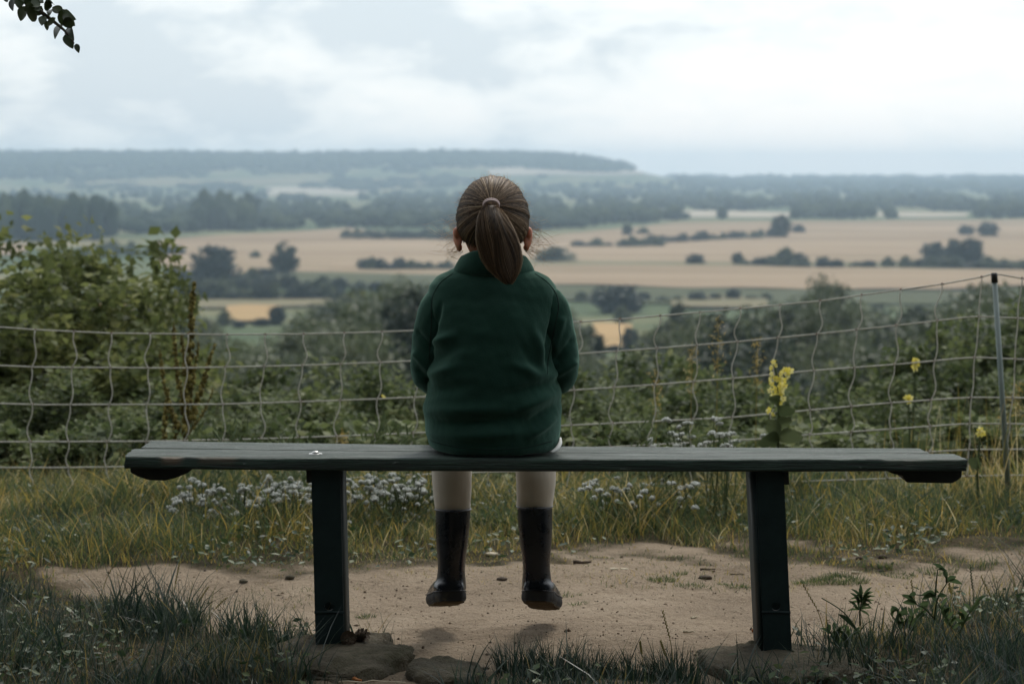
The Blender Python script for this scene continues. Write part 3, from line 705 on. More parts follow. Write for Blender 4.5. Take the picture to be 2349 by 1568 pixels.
def flange(hole_r, w, z0, z1, hz, notch):
    """flat plate in the x-z plane with a round bolt hole and a half-round notch at the foot"""
    bm = bmesh.new(); s = w / 2
    def vert(x, z): return bm.verts.new((x, 0, z))
    def quad(xa, xb, za, zb): bm.faces.new([vert(xa, za), vert(xb, za), vert(xb, zb), vert(xa, zb)])
    def ring(cz, half):
        n = 32; a = [2 * math.pi * k / n for k in range(n if not half else n // 2)] + ([math.pi] if half else [])
        inn = [vert(hole_r * math.cos(q), cz + hole_r * math.sin(q)) for q in a]
        sq = lambda q: (lambda c_, s_: (c_ / max(abs(c_), abs(s_)) * s, cz + s_ / max(abs(c_), abs(s_)) * s))(math.cos(q), math.sin(q))
        out = [vert(*sq(q)) for q in a]; m = len(a)
        for k in range(m if not half else m - 1): bm.faces.new([inn[k], out[k], out[(k + 1) % m], inn[(k + 1) % m]])
    quad(-s, s, hz + s, z1); ring(hz, False)
    if notch: ring(z0, True); quad(-s, s, z0 + s, hz - s)
    else: quad(-s, s, z0, hz - s)
    bmesh.ops.remove_doubles(bm, verts=bm.verts, dist=1e-4); bmesh.ops.recalc_face_normals(bm, faces=bm.faces)
    me = bpy.data.meshes.new('flange'); bm.to_mesh(me); bm.free()
    me = evaluated(me, [('SOLIDIFY', dict(thickness=0.007, offset=0.0))]); return me
def leg(xt0, xt1, xb0, xb1, side, ztop_off):
    yf, yr = 5.525, 5.715
    a0, a1 = at(xt0, 1078, yf), at(xt1, 1078, yf); b0, b1 = at(xb0, 1490, yf), at(xb1, 1490, yf)
    w = a1[0] - a0[0]; ct = (a0[0] + a1[0]) / 2; cb = (b0[0] + b1[0]) / 2
    ztp = float(seat_z(ct, yf)) - .031 + ztop_off; k = (ct - cb) / .42
    def lean(me, dy=0):
        for v in me.vertices: v.co.x += k * v.co.z; v.co.y += dy
        return me
    hz = at((xb0 + xb1) / 2, 1389, yf)[2]
    mesh = flange(0.0105, w, -.012, ztp, hz, True)
    root_m = lean(mesh)
    root = obj('leg', root_m, m_leg, bench, (cb - BO[0], yf - BO[1], 0)); root.data.materials.clear(); root.data.materials.append(m_leg)
    r2 = lean(flange(0.0105, w, -.014, ztp, hz, True), yr - yf); obj('rear_flange', r2, m_leg, root)
    V, F = box(side * w / 2 - .006, side * w / 2 + .0005 if side > 0 else side * w / 2 + .006, .0034, yr - yf - .0034, -.014, ztp - .001)
    obj('web', lean(np_mesh('web', V, F)), m_leg, root)
    V, F = box(-w / 2 - .001, w / 2 + .001, -.0048, -.0036, .083, .089); obj('weld_seam', lean(np_mesh('weld_seam', V, F)), m_leg, root)
    # top plate under the planks, sticking out at one side
    e0, e1 = (-.012, .0) if side > 0 else (.0, .012)
    V, F = box(-w / 2 + e0, w / 2 + e1, .004, yr - yf + .03, ztp - .030, ztp - .0005); obj('bracket', lean(np_mesh('bracket', V, F)), m_under, root)
    return root
leg(714, 780, 724, 791, 1, 0); leg(1733, 1797, 1757, 1811, -1, 0)
bx_, by_ = at(724, 1037, 5.575)[:2]
bm = bmesh.new(); bmesh.ops.create_uvsphere(bm, u_segments=20, v_segments=10, radius=0.0085)
for v in bm.verts: v.co.z = max(v.co.z, -.002) * .62 + .003
bz = float(seat_z(bx_, by_))
me = bpy.data.meshes.new('bolt'); bm.to_mesh(me); bm.free(); smooth_all(me)
bo = obj('bolt', me, m_zinc, bench, (bx_ - BO[0], by_ - BO[1], bz))
V, F = tube([[0, 0, -.004], [0, 0, .0022]], [.0155, .0155], 24); obj('washer', np_mesh('washer', V, F), m_zinc, bo)

# ------------------------------------------------------------------ person
GX = -0.045
person = thing('person', 'child in green fleece jacket and dark rubber boots sitting on bench', 'person', (GX, 5.66, 0.447))
PO = np.array([GX, 5.66, 0.447])
m_skin, t, p, o = new_mat('skin')
L(t, ramp(t, noise(t, 30, 4), [(0.3, (0.56, 0.24, 0.15)), (0.7, (0.66, 0.31, 0.21))]), p.inputs['Base Color'])
p.inputs['Roughness'].default_value = 0.5; p.inputs['Subsurface Weight'].default_value = 0.6; p.inputs['Subsurface Radius'].default_value = (0.012, 0.004, 0.002); p.inputs['Subsurface Scale'].default_value = 1.0
def spline(pts, n=24):
    P = np.asarray(pts, float); t0 = np.linspace(0, 1, len(P)); tt = np.linspace(0, 1, n)
    out = []
    for d in range(P.shape[1]):
        out.append(np.interp(tt, t0, P[:, d]))
    out = np.stack(out, -1)
    for _ in range(max(1, n // 8)): out[1:-1] = (out[:-2] + 2 * out[1:-1] + out[2:]) / 4
    return out
def limb(mb, pts, rad, n=26, sides=18):
    q = spline([list(a) + [r] for a, r in zip(pts, rad)], n); mb.add(*tube(q[:, :3], q[:, 3], sides))
def rings_z(tab, cx=0.0):
    return [((cx + (r[4] if len(r) > 4 else 0), (r[2] + r[3]) / 2, r[0]), (r[1], 0, 0), (0, (r[3] - r[2]) / 2, 0)) for r in tab]
def remesh(mb, voxel, smooth_it, name, mat, parent, edit=None, detail=None):
    me = mb.mesh('tmp'); me = evaluated(me, [('REMESH', dict(mode='VOXEL', voxel_size=voxel, use_smooth_shade=True)), ('SMOOTH', dict(factor=0.5, iterations=smooth_it))])
    if edit is not None: set_co(me, edit(get_co(me), get_no(me)))
    if detail is not None: add_rnd(me, detail(get_co(me)))
    set_co(me, get_co(me) - PO); smooth_all(me); me.materials.clear()
    return obj(name, me, mat, parent)
HY = 5.68   # head centre
# -- body: one continuous surface
b = MB()
b.add(*loft(rings_z([(.452, .10, 5.57, 5.74), (.47, .125, 5.55, 5.77), (.55, .130, 5.545, 5.74), (.65, .128, 5.55, 5.73), (.74, .128, 5.565, 5.73), (.79, .115, 5.585, 5.73), (.82, .08, 5.605, 5.725), (.845, .05, 5.62, 5.715)], GX)))
limb(b, [(GX, 5.655, .82), (GX, 5.665, .87), (GX, 5.685, .94)], [.044, .040, .042])
hd = [(.872, .018, .052, .076), (.885, .038, .010, .083), (.905, .053, -.030, .087), (.93, .064, -.060, .088), (.955, .0705, -.078, .088), (.985, .0765, -.090, .086), (1.015, .078, -.094, .085), (1.045, .070, -.086, .074), (1.063, .054, -.066, .054), (1.074, .034, -.042, .030), (1.078, .008, -.012, .0)]
b.add(*loft(rings_z([(z, w, HY + y0, HY + y1) for z, w, y0, y1 in hd], GX), 36))
IVh, IFh = ico(3)
def blob(mb, c_, s_, rot=None):
    V = IVh * np.asarray(s_)
    if rot is not None: V = V @ np.array(rot.to_3x3()).T
    mb.add(V + np.asarray(c_), IFh)
blob(b, (GX, HY + .090, .940), (.010, .012, .009)); blob(b, (GX, HY + .084, .955), (.006, .012, .018))       # nose
blob(b, (GX, HY + .080, .903), (.019, .011, .008)); blob(b, (GX, HY + .079, .985), (.045, .012, .007))        # lips, brow
for s in (-1, 1):
    blob(b, (GX + s * .040, HY + .062, .935), (.020, .020, .018))                                            # cheeks
    rot = Matrix.Rotation(s * R(-38), 4, 'Z') @ Matrix.Rotation(R(-10), 4, 'X')
    blob(b, (GX + s * .0825, HY - .006, .946), (.006, .017, .027), rot)                                      # ear
    blob(b, (GX + s * .0870, HY - .014, .956), (.006, .008, .014), rot)
    blob(b, (GX + s * .0790, HY + .002, .922), (.0070, .009, .011), rot)
    # arm, forearm, hand with five fingers resting on the lap
    sh_, el, wr = (GX + s * .118, 5.64, .785), (GX + s * .148, 5.665, .628), (GX + s * .062, 5.835, .598)
    limb(b, [sh_, ((sh_[0] + el[0]) / 2, 5.65, .71), el, ((el[0] + wr[0]) / 2, 5.755, .608), wr], [.040, .034, .031, .028, .020])
    hd_ = Vector((-s * .45, .88, -.10)).normalized(); sd = Vector((s * .88, .45, 0)).normalized(); W_ = Vector(wr)
    for k in range(7): blob(b, W_ + hd_ * (.008 + .009 * k), (.021 + .002 * (k > 1), .018, .0105), Matrix.Rotation(math.atan2(sd.y, sd.x), 4, 'Z'))
    for k, (off, ln) in enumerate(((-.021, .040), (-.007, .047), (.007, .044), (.021, .036))):
        k0 = W_ + hd_ * .062 + sd * off; k1 = k0 + hd_ * ln * .45 + Vector((0, 0, -.004)); k2 = k1 + hd_ * ln * .33 + Vector((0, 0, -.010)); k3 = k2 + hd_ * ln * .2 + Vector((0, 0, -.011))
        limb(b, [k0, k1, k2, k3], [.0066, .0062, .0056, .0048], 14, 10)
    th0 = W_ + hd_ * .018 - sd * .017; limb(b, [th0, th0 - sd * .018 + hd_ * .012, th0 - sd * .024 + hd_ * .032 + Vector((0, 0, -.004))], [.0085, .0075, .0058], 12, 10)
    kx = GX + s * .104
    limb(b, [(GX + s * .070, 5.62, .515), (GX + s * .090, 5.80, .518), (kx, 5.935, .497)], [.058, .052, .046])
    limb(b, [(kx, 5.935, .497), (kx, 5.955, .40), (kx, 5.945, .27), (kx, 5.955, .115)], [.045, .041, .038, .024])
    limb(b, [(kx, 5.955, .115), (kx, 5.965, .085), (kx + s * .03, 6.04, .06)], [.026, .024, .018])
body = remesh(b, .0038, 3, 'body', m_skin, person)
m_eye = plain('eye_white', (.75, .73, .70), .25); m_iris = plain('iris', (.10, .06, .03), .2); m_brow = plain('brow', (.10, .06, .035), .8)
for s in (-1, 1):
    bm = bmesh.new(); bmesh.ops.create_uvsphere(bm, u_segments=16, v_segments=10, radius=.0115); me = bpy.data.meshes.new('eye'); bm.to_mesh(me); bm.free(); smooth_all(me)
    e = obj('eye', me, m_eye, person, Vector((GX + s * .030, HY + .0745, .968)) - Vector(PO))
    V, F = tube([[0, .0095, 0], [0, .0119, 0]], [.0056, .0050], 16); obj('iris', np_mesh('iris', V, F), m_iris, e)
    V, F = tube([[-.014, -.001, 0], [-.004, .004, .003], [.013, -.003, .001]], [.0015, .003, .001], 8); obj('eyebrow', np_mesh('eyebrow', V, F), m_brow, person, Vector((GX + s * .030, HY + .086, .988)) - Vector(PO))
# -- jacket
m_fleece, t, p, o = new_mat('green_fleece')
n_f = noise(t, 420, 3, 0.6); n_l = noise(t, 14, 4, 0.6)
cc = ramp(t, n_l, [(0.3, (0.008, 0.032, 0.022)), (0.7, (0.012, 0.044, 0.031))])
cc = mixc(t, math_(t, 'MULTIPLY', n_f, 0.35), cc, (0.020, 0.060, 0.045))
L(t, cc, p.inputs['Base Color']); p.inputs['Roughness'].default_value = 1.0; p.inputs['Specular IOR Level'].default_value = 0.1
p.inputs['Sheen Weight'].default_value = 0.5; p.inputs['Sheen Roughness'].default_value = 0.5; p.inputs['Sheen Tint'].default_value = (0.45, 0.75, 0.62, 1)
bump(t, p, math_(t, 'ADD', noise(t, 300, 4, 0.7), math_(t, 'MULTIPLY', noise(t, 60, 3), 0.6)), 0.5, 0.0022)
b = MB()
b.add(*loft(rings_z([(.4480, .132, 5.516, 5.80), (.454, .149, 5.512, 5.835), (.468, .157, 5.510, 5.845), (.50, .1605, 5.510, 5.835), (.54, .1615, 5.510, 5.805), (.58, .158, 5.509, 5.79), (.63, .152, 5.511, 5.78), (.68, .146, 5.517, 5.775),
                     (.73, .146, 5.529, 5.77), (.765, .150, 5.542, 5.765), (.79, .154, 5.554, 5.762), (.812, .154, 5.566, 5.758), (.834, .147, 5.578, 5.752), (.853, .130, 5.590, 5.745), (.868, .099, 5.602, 5.735), (.878, .072, 5.612, 5.725), (.888, .056, 5.62, 5.72)], GX), 48, 2.25))
def seg_d(x, z, a, b_):
    ax, az = a; bx2, bz2 = b_; dx_, dz_ = bx2 - ax, bz2 - az; tt = np.clip(((x - ax) * dx_ + (z - az) * dz_) / (dx_ ** 2 + dz_ ** 2), 0, 1)
    return np.hypot(x - ax - tt * dx_, z - az - tt * dz_), tt
def P2(x, y): q = at(x, y, 5.53); return (q[0], q[2])
FOLDS = [((1272, 735), (1256, 800), .006, -.0050), ((1256, 800), (1262, 850), .010, -.0075), ((1222, 755), (1258, 845), .010, .0050), ((1196, 790), (1248, 870), .012, -.0035), ((1180, 835), (1262, 872), .013, .0055),
         ((1150, 905), (1272, 880), .014, -.0045), ((1180, 940), (1276, 905), .013, .0060), ((1200, 975), (1277, 935), .011, -.0050), ((1215, 1000), (1277, 960), .010, .0055),
         ((1080, 965), (1200, 960), .014, -.0028), ((985, 792), (1040, 772), .011, .0060), ((978, 835), (1045, 800), .012, -.0045), ((975, 870), (1050, 838), .012, .0050), ((972, 905), (1075, 880), .013, -.0035),
         ((975, 945), (1140, 935), .014, .0045), ((980, 975), (1150, 965), .012, -.0040), ((990, 1005), (1220, 990), .012, .0035), ((1000, 735), (985, 800), .006, -.0055), ((1010, 700), (1002, 740), .006, -.0035),
         ((1292, 700), (1276, 740), .006, -.0040), ((1040, 690), (1100, 720), .03, -.0020), ((1130, 660), (1180, 760), .03, .0025)]
SLEEVE_F = [((1292, 740), (1275, 800), .008, .004), ((1312, 790), (1280, 830), .009, -.005), ((1316, 840), (1272, 868), .009, .005), ((955, 770), (985, 800), .008, -.004), ((950, 820), (980, 850), .009, .005), ((958, 860), (982, 880), .008, -.004)]
def jacket_edit(V, Nn):
    back = sstep((0.35 - Nn[:, 1]) / .5); x, z = V[:, 0], V[:, 2]; disp = np.zeros(len(V))
    for a, b_, w, amp in FOLDS + SLEEVE_F:
        A, B = P2(*a), P2(*b_); d, tt = seg_d(x, z, A, B); disp += amp * np.exp(-(d / w) ** 2) * (0.35 + 0.65 * np.sin(np.pi * np.clip(tt, .02, .98)))
    disp *= back * 2.1
    disp += 0.0020 * fn(V * np.array([14, 14, 30]), 1.0, 91, 3) + 0.0008 * fn(V * 70, 1.0, 92, 2)
    disp += -0.0016 * np.exp(-((z - .470) / .0035) ** 2)                                         # hem stitching
    V = V + Nn * disp[:, None]
    V[:, 2] = np.maximum(V[:, 2], seat_z(V[:, 0], V[:, 1]) + .0015)
    return V
jacket = remesh(b, .0042, 4, 'jacket', m_fleece, person, jacket_edit)
def sleeve_edit(V, Nn):
    disp = np.zeros(len(V)); x, z = V[:, 0], V[:, 2]; back = sstep((0.35 - Nn[:, 1]) / .5)
    for a, b_, w, amp in SLEEVE_F:
        A, B = P2(*a), P2(*b_); d, tt = seg_d(x, z, A, B); disp += 1.6 * amp * np.exp(-(d / w) ** 2)
    return V + Nn * (disp * back + .0022 * fn(V * np.array([26, 26, 48]), 1.0, 93, 3) + .0008 * fn(V * 80, 1.0, 94, 2))[:, None]
for s in (-1, 1):
    d = .008 if s > 0 else .0; b = MB()
    limb(b, [(GX + s * .102, 5.650, .812), (GX + s * (.122 + d), 5.648, .788), (GX + s * (.134 + d), 5.646, .745), (GX + s * (.143 + d), 5.648, .69), (GX + s * (.147 + d), 5.660, .636), (GX + s * (.143 + d), 5.685, .616), (GX + s * .112, 5.75, .608), (GX + s * .068, 5.828, .598)], [.030, .047, .0485, .0485, .0475, .046, .041, .033], 44, 24)
    remesh(b, .0042, 3, 'sleeve', m_fleece, jacket, sleeve_edit)
# sewn seams lying on the cloth
from mathutils.bvhtree import BVHTree
cloth = [o_ for o_ in [jacket] + list(jacket.children)]; bv_v, bv_f = [], []
for o_ in cloth:
    k0 = len(bv_v); bv_v += [tuple(v.co) for v in o_.data.vertices]; bv_f += [[k0 + i_ for i_ in f.vertices] for f in o_.data.polygons]
bvh = BVHTree.FromPolygons(bv_v, bv_f)
m_seam = plain('green_thread', (.004, .016, .011), 1.0)
def seam(pts, rad, lift=.0002):
    q = spline([P2(*a) for a in pts], 40); out = []
    for x_, z_ in q:
        h = bvh.ray_cast(Vector((x_, 5.3, z_)) - Vector(PO), Vector((0, 1, 0)), 1.0)
        if h[0] is not None: out.append(np.array(h[0]) + np.array(h[1]) * -lift * 0 + np.array([0, -lift, 0]))
    if len(out) > 4:
        V, F = tube(np.array(out), rad, 6); obj('seam', np_mesh('seam', V, F, True), m_seam, jacket)
seam([(1228, 632), (1258, 650), (1280, 680), (1284, 710), (1276, 745), (1266, 790), (1258, 830), (1256, 860)], .0011)
seam([(1036, 632), (1008, 650), (990, 680), (986, 710), (988, 745), (984, 790), (982, 830)], .0011)
seam([(985, 1018), (1050, 1026), (1130, 1029), (1210, 1026), (1268, 1016)], .0009)
m_shirt = plain('white_cotton', (.72, .72, .70), .9)
V, F = tube(spline([(GX + .136, 5.56, .452), (GX + .150, 5.58, .458), (GX + .158, 5.61, .468), (GX + .159, 5.66, .474)], 12), np.array([.003, .005, .007, .008, .008, .008, .008, .008, .007, .006, .005, .004]) * .62, 10); obj('shirt_hem', np_mesh('shirt_hem', V - PO, F, True), m_shirt, person)
# collar: a turned stand-up band
th = np.linspace(0, 2 * np.pi, 72, endpoint=False); V = []
prof = [(.088, .070, .856, 0), (.096, .076, .864, 0), (.094, .076, .874, -.001), (.086, .071, .889, -.002), (.077, .065, .903, -.003), (.071, .060, .909, -.002), (.066, .056, .902, 0), (.064, .054, .885, 0)]
for k, (a, c_, z, dy_) in enumerate(prof):
    wv = 1 + .022 * np.sin(3 * th + k * .4) + .012 * np.sin(7 * th + 1 + k * .5); drop = .016 * sstep((np.sin(th) - .2) / .8) - .010 * sstep((-np.sin(th) - .2) / .8)
    V.append(np.stack([GX + a * np.cos(th) * wv, 5.662 + dy_ + c_ * np.sin(th) * wv, z - drop * (.3 + .7 * (k > 1)) - .004 * np.abs(np.cos(th)) ** 3 + 0 * th], -1))
V = np.concatenate(V); m = len(th); n = len(prof); i, j = np.meshgrid(np.arange(n - 1), np.arange(m), indexing='ij'); j2 = (j + 1) % m
F = np.stack([i * m + j, i * m + j2, (i + 1) * m + j2, (i + 1) * m + j], -1).reshape(-1, 4)
me = evaluated(np_mesh('collar', V - PO, F, True), [('SOLIDIFY', dict(thickness=.0035, offset=0)), ('SUBSURF', dict(levels=1))]); smooth_all(me); me.materials.clear()
obj('collar', me, m_fleece, jacket)
# white undershirt edge showing at the hip
m_cream, t, p, o = new_mat('cream_leggings')
L(t, ramp(t, noise(t, 12, 4), [(0.3, (0.50, 0.44, 0.35)), (0.7, (0.58, 0.52, 0.43))]), p.inputs['Base Color']); p.inputs['Roughness'].default_value = .9; p.inputs['Sheen Weight'].default_value = .25
bump(t, p, noise(t, 500, 2), .3, .001)
b = MB()
for s in (-1, 1):
    kx = GX + s * .104
    limb(b, [(GX + s * .070, 5.66, .520), (GX + s * .090, 5.80, .521), (kx, 5.925, .500), (kx, 5.952, .465), (kx, 5.958, .40), (kx, 5.950, .33), (kx - s * .003, 5.947, .262), (kx - s * .003, 5.947, .22)], [.064, .058, .054, .0525, .051, .0495, .0425, .036], 44, 24)
def legg(V, Nn):
    return V + Nn * (0.0012 * fn(V * np.array([20, 20, 60]), 1.0, 95, 3) + .0016 * np.exp(-((V[:, 2] - .272) / .008) ** 2) * np.sin(V[:, 0] * 60 + 1))[:, None]
legs_o = remesh(b, .0042, 3, 'leggings', m_cream, person, legg)
for s in (-1, 1):
    kx = GX + s * .104 + s * .0525
    V, F = tube(spline([(kx - s * .0015, 5.955, .47), (kx - s * .003, 5.957, .40), (kx - s * .004, 5.951, .33), (kx - s * .0135, 5.947, .262)], 16), .0012, 6); obj('seam', np_mesh('seam', V - PO, F, True), m_cream, legs_o)
# -- rubber boots
m_rub, t, p, o = new_mat('dark_blue_rubber')
dirt = noise(t, 16, 6, .65)
L(t, ramp(t, dirt, [(0.50, (0.006, 0.009, 0.016)), (0.66, (0.010, 0.012, 0.018)), (0.82, (0.05, 0.042, 0.032))]), p.inputs['Base Color'])
L(t, ramp(t, dirt, [(0.44, (.24, .24, .24)), (0.74, (.6, .6, .6))]), p.inputs['Roughness']); bump(t, p, noise(t, 14, 2), .10, .006)
m_sole, t, p, o = new_mat('muddy_sole')
L(t, ramp(t, noise(t, 40, 5), [(0.4, (0.014, 0.014, 0.015)), (0.62, (0.03, 0.027, 0.022)), (0.75, (0.10, 0.075, 0.04))]), p.inputs['Base Color']); p.inputs['Roughness'].default_value = .75
m_mud = plain('dried_mud', (.07, .05, .028), .95, (.13, .095, .05), 60, (150, .6, .003))
for s in (-1, 1):
    kx = GX + s * .104 - s * .003; cz = .270 if s < 0 else .277; ay = 5.947
    b = MB(); lean = .006 * s
    rr = [(cz, .0445, .047, 0), (cz - .012, .0435, .047, 0), (.22, .0425, .047, .001), (.17, .0385, .044, .002), (.135, .0345, .041, .003), (.110, .0340, .041, .005), (.085, .0370, .043, .008), (.060, .039, .043, .010)]
    b.add(*loft([((kx + lean * (cz - z) / .2, ay + dy_, z), (a, 0, 0), (0, c_, 0)) for z, a, c_, dy_ in rr], 30))
    yaw = -s * R(9); pit = R(13 if s < 0 else 16)
    M = Matrix.Translation(Vector((kx + lean, ay - .034, .052))) @ Matrix.Rotation(yaw, 4, 'Z') @ Matrix.Rotation(-pit, 4, 'X')
    def X4(V): return (np.array(M.to_3x3()) @ np.asarray(V).T).T + np.array(M.translation)
    fr = [(-.012, .020, .018, .032), (-.004, .034, .018, .040), (.02, .0395, .016, .046), (.06, .038, .012, .052), (.10, .0405, .010, .044), (.14, .0415, .008, .034), (.165, .034, .006, .026), (.182, .018, .004, .018)]
    V, F = loft([((0, y, .5 * (zt)), (w, 0, 0), (0, 0, .5 * zt)) for y, w, _, zt in fr], 26, 2.5); b.add(X4(V), F)
    boot = remesh(b, .0042, 3, 'rubber_boot', m_rub, person)
    # sole: outline with lugs
    oy = np.array([-.016, -.012, -.002, .02, .05, .075, .11, .14, .165, .183, .190]); ow = np.array([.012, .026, .036, .0415, .0405, .039, .0425, .0435, .037, .022, .006])
    yy = np.linspace(-.016, .190, 64); ww = np.interp(yy, oy, ow); lug = .0022 * (np.sin(yy * 2 * np.pi / .0125) > 0.2)
    out = np.concatenate([np.stack([ww + lug, yy], -1), np.stack([-(ww + lug), yy], -1)[::-1]])
    n = len(out); lay = [(.017, .78), (.014, .90), (.009, .97), (.001, .98), (-.006, .95), (-.010, .88)]
    V = np.concatenate([np.stack([out[:, 0] * f, out[:, 1], np.full(n, z)], -1) for z, f in lay]); Vb = np.array([[0, .08, .016], [0, .08, -.010]])
    i, j = np.meshgrid(np.arange(len(lay) - 1), np.arange(n), indexing='ij'); j2 = (j + 1) % n; q = np.stack([i * n + j, i * n + j2, (i + 1) * n + j2, (i + 1) * n + j], -1).reshape(-1, 4)
    half = n // 2; capt = [[k, k + 1, n - 2 - k, n - 1 - k] for k in range(half - 1)]; capb = [[(len(lay) - 1) * n + v for v in f[::-1]] for f in capt]
    Fq = np.concatenate([q, np.array(capt), np.array(capb)])
    so = obj('sole', np_mesh('sole', X4(V) - PO, Fq), m_sole, boot)
    V2 = np.concatenate([np.stack([out[:, 0] * .86, out[:, 1] * .97 + .002, np.full(n, z)], -1) for z in (-.0096, -.0128)]); q2 = np.stack([np.arange(n), (np.arange(n) + 1) % n, n + (np.arange(n) + 1) % n, n + np.arange(n)], -1)
    Fq = np.concatenate([q2, np.array([[n + v for v in f[::-1]] for f in capt])]); V2[n:, 2] += .0012 * np.sin(V2[n:, 1] * 500)
    obj('tread_mud', np_mesh('tread_mud', X4(V2) - PO, Fq), m_mud, boot)
    # welt lines above the sole
    wl_ = np.stack([out[:, 0] * .97, out[:, 1], np.full(n, .0145)], -1); wl_ = np.concatenate([wl_, wl_[:1]])
    V, F = tube(X4(wl_) - PO, .0014, 6, False); obj('welt', np_mesh('welt', V, F, True), m_rub, boot)
    V, F = tube(np.stack([kx + .0447 * np.cos(th), ay + .0473 * np.sin(th), np.full(len(th), cz - .004)], -1)[list(range(72)) + [0]] - PO, .0016, 6, False); obj('rim', np_mesh('rim', V, F, True), m_rub, boot)
# -- hair
m_hair, t, p, o = new_mat('brown_hair')
hc = ramp(t, attr(t), [(0.0, (0.032, 0.019, 0.010)), (0.35, (0.12, 0.074, 0.042)), (0.7, (0.31, 0.205, 0.12)), (1.0, (0.60, 0.45, 0.29))])
L(t, hc, p.inputs['Base Color']); p.inputs['Roughness'].default_value = .5; p.inputs['Specular IOR Level'].default_value = .45; p.inputs['Anisotropic'].default_value = .6
tr = N(t, 'ShaderNodeBsdfTranslucent'); L(t, hc, tr.inputs['Color']); mx = N(t, 'ShaderNodeMixShader'); mx.inputs[0].default_value = .25
L(t, p.outputs[0], mx.inputs[1]); L(t, tr.outputs[0], mx.inputs[2]); L(t, mx.outputs[0], o.inputs['Surface'])
HC = np.array([GX, HY - .003, .985]); HRAD = np.array([.0835, .0985, .101])
def skull(D, lift):
    D = unit(D); k = np.where(D[..., 2:3] < 0, 1 + .10 * D[..., 2:3] ** 2 * 0, 1.0)
    taper = 1 - .28 * np.clip(-D[..., 2:3] - .25, 0, 1)
    return HC + D * HRAD * np.concatenate([taper, taper, k], -1) * (1 + lift[..., None])
def ribbons(Pth, Nrm, W, r):
    """Pth (n,m,3) strand paths, Nrm same shape; flat strips with a ridge"""
    n, m_, _ = Pth.shape; T = np.gradient(Pth, axis=1); S = unit(np.cross(T, Nrm)); w = W[:, None, None] * np.clip(np.sin(np.linspace(.35, np.pi - .12, m_)) * 1.6, .15, 1)[None, :, None] * .5
    V = np.stack([Pth - S * w, Pth + Nrm * w * .45, Pth + S * w], 2).reshape(n, -1, 3); F = []
    k = np.arange(n)[:, None] * (m_ * 3)
    for a in range(m_ - 1):
        for c_ in (0, 1):
            q = np.array([a * 3 + c_, a * 3 + c_ + 1, (a + 1) * 3 + c_ + 1, (a + 1) * 3 + c_]); F.append(k + q)
    return V.reshape(-1, 3), np.concatenate(F), np.repeat(r, m_ * 3)
TIE = np.array([at(1127, 470, 5.575)[0], 5.575, at(1127, 470, 5.575)[2]])
tdir = unit(((TIE - HC) / HRAD)[None])[0]
g = rng(101); n = 9000
Dd = unit(g.normal(size=(n * 4, 3)))
def hairy(D):
    f = D[:, 1]; z = D[:, 2]     # keep the scalp: not the face, not below the ears
    return ((f < .35 + .75 * np.clip(z, 0, 1)) & (z > -.62 + .10 * (f > -.3)) & ~((f > .05) & (z < -.02) & (np.abs(D[:, 0]) > .4)))
Dd = Dd[hairy(Dd)][:n]; n = len(Dd); ms = 8
ang = np.arccos(np.clip(Dd @ tdir, -1, 1)); tt = np.linspace(0, 1, ms)
clump = .5 + .5 * fn(Dd * 9, 1.0, 7, 2)
sl = (np.sin((1 - tt)[None] * ang[:, None])[..., None] * Dd[:, None] + np.sin(tt[None] * ang[:, None])[..., None] * tdir) / (np.sin(ang)[:, None, None] + 1e-6)
up = Dd[:, 2][:, None] ; sl[..., 2] += (.05 * np.sin(tt * np.pi) * np.clip(np.abs(Dd[:, 0]), 0, 1)[:, None] * -1)   # slight sag at the sides
azs = np.arctan2(Dd @ np.array([1, 0, 0]), Dd @ np.cross(tdir, np.array([1.0, 0, 0])))
ridge = .010 * np.sin(azs * 13 + 3 * np.sin(azs * 4 + 1)) + .007 * fn(Dd * 16, 1.0, 8, 3) + .005 * np.sin(azs * 47 + 5 * Dd[:, 2])
lift = .012 + np.clip(ridge, -.01, .03)[:, None] + np.abs(g.normal(0, .013, (n, 1))) + .03 * (tt ** 3)[None] + .006 * np.sin(tt[None] * 9 + g.uniform(0, 6.28, (n, 1))) * (1 - tt[None]) + .01 * np.sin(np.pi * tt)[None] * g.uniform(0, 1, (n, 1))
Pth = skull(sl, lift); Nn = unit((Pth - HC) / HRAD ** 2)
rv = np.clip(.36 + .25 * (ridge / .02) + g.normal(0, .22, n) + .14 * np.clip(Dd[:, 2], 0, 1), 0, 1)  # strands lighten towards the top of the head: a highlight put into the colour
V, F, r_ = ribbons(Pth, Nn, g.uniform(.0007, .0020, n), rv)
hb = MB(); hb.add(V - PO, F, r_)
hair = obj('hair', hb.mesh('hair', True), m_hair, person)
# dense under-layer so that no scalp shows
us = unit(IVh); keep = hairy(us); Fk = IFh[np.all(keep[IFh], axis=1)]
V4, F4 = ico(4); ku = hairy(unit(V4)); Fk = F4[np.all(ku[F4], axis=1)]
obj('hair_base', np_mesh('hair_base', skull(V4, np.full(len(V4), .004)) - PO, Fk, True, np.full(len(V4), .12)), m_hair, hair)
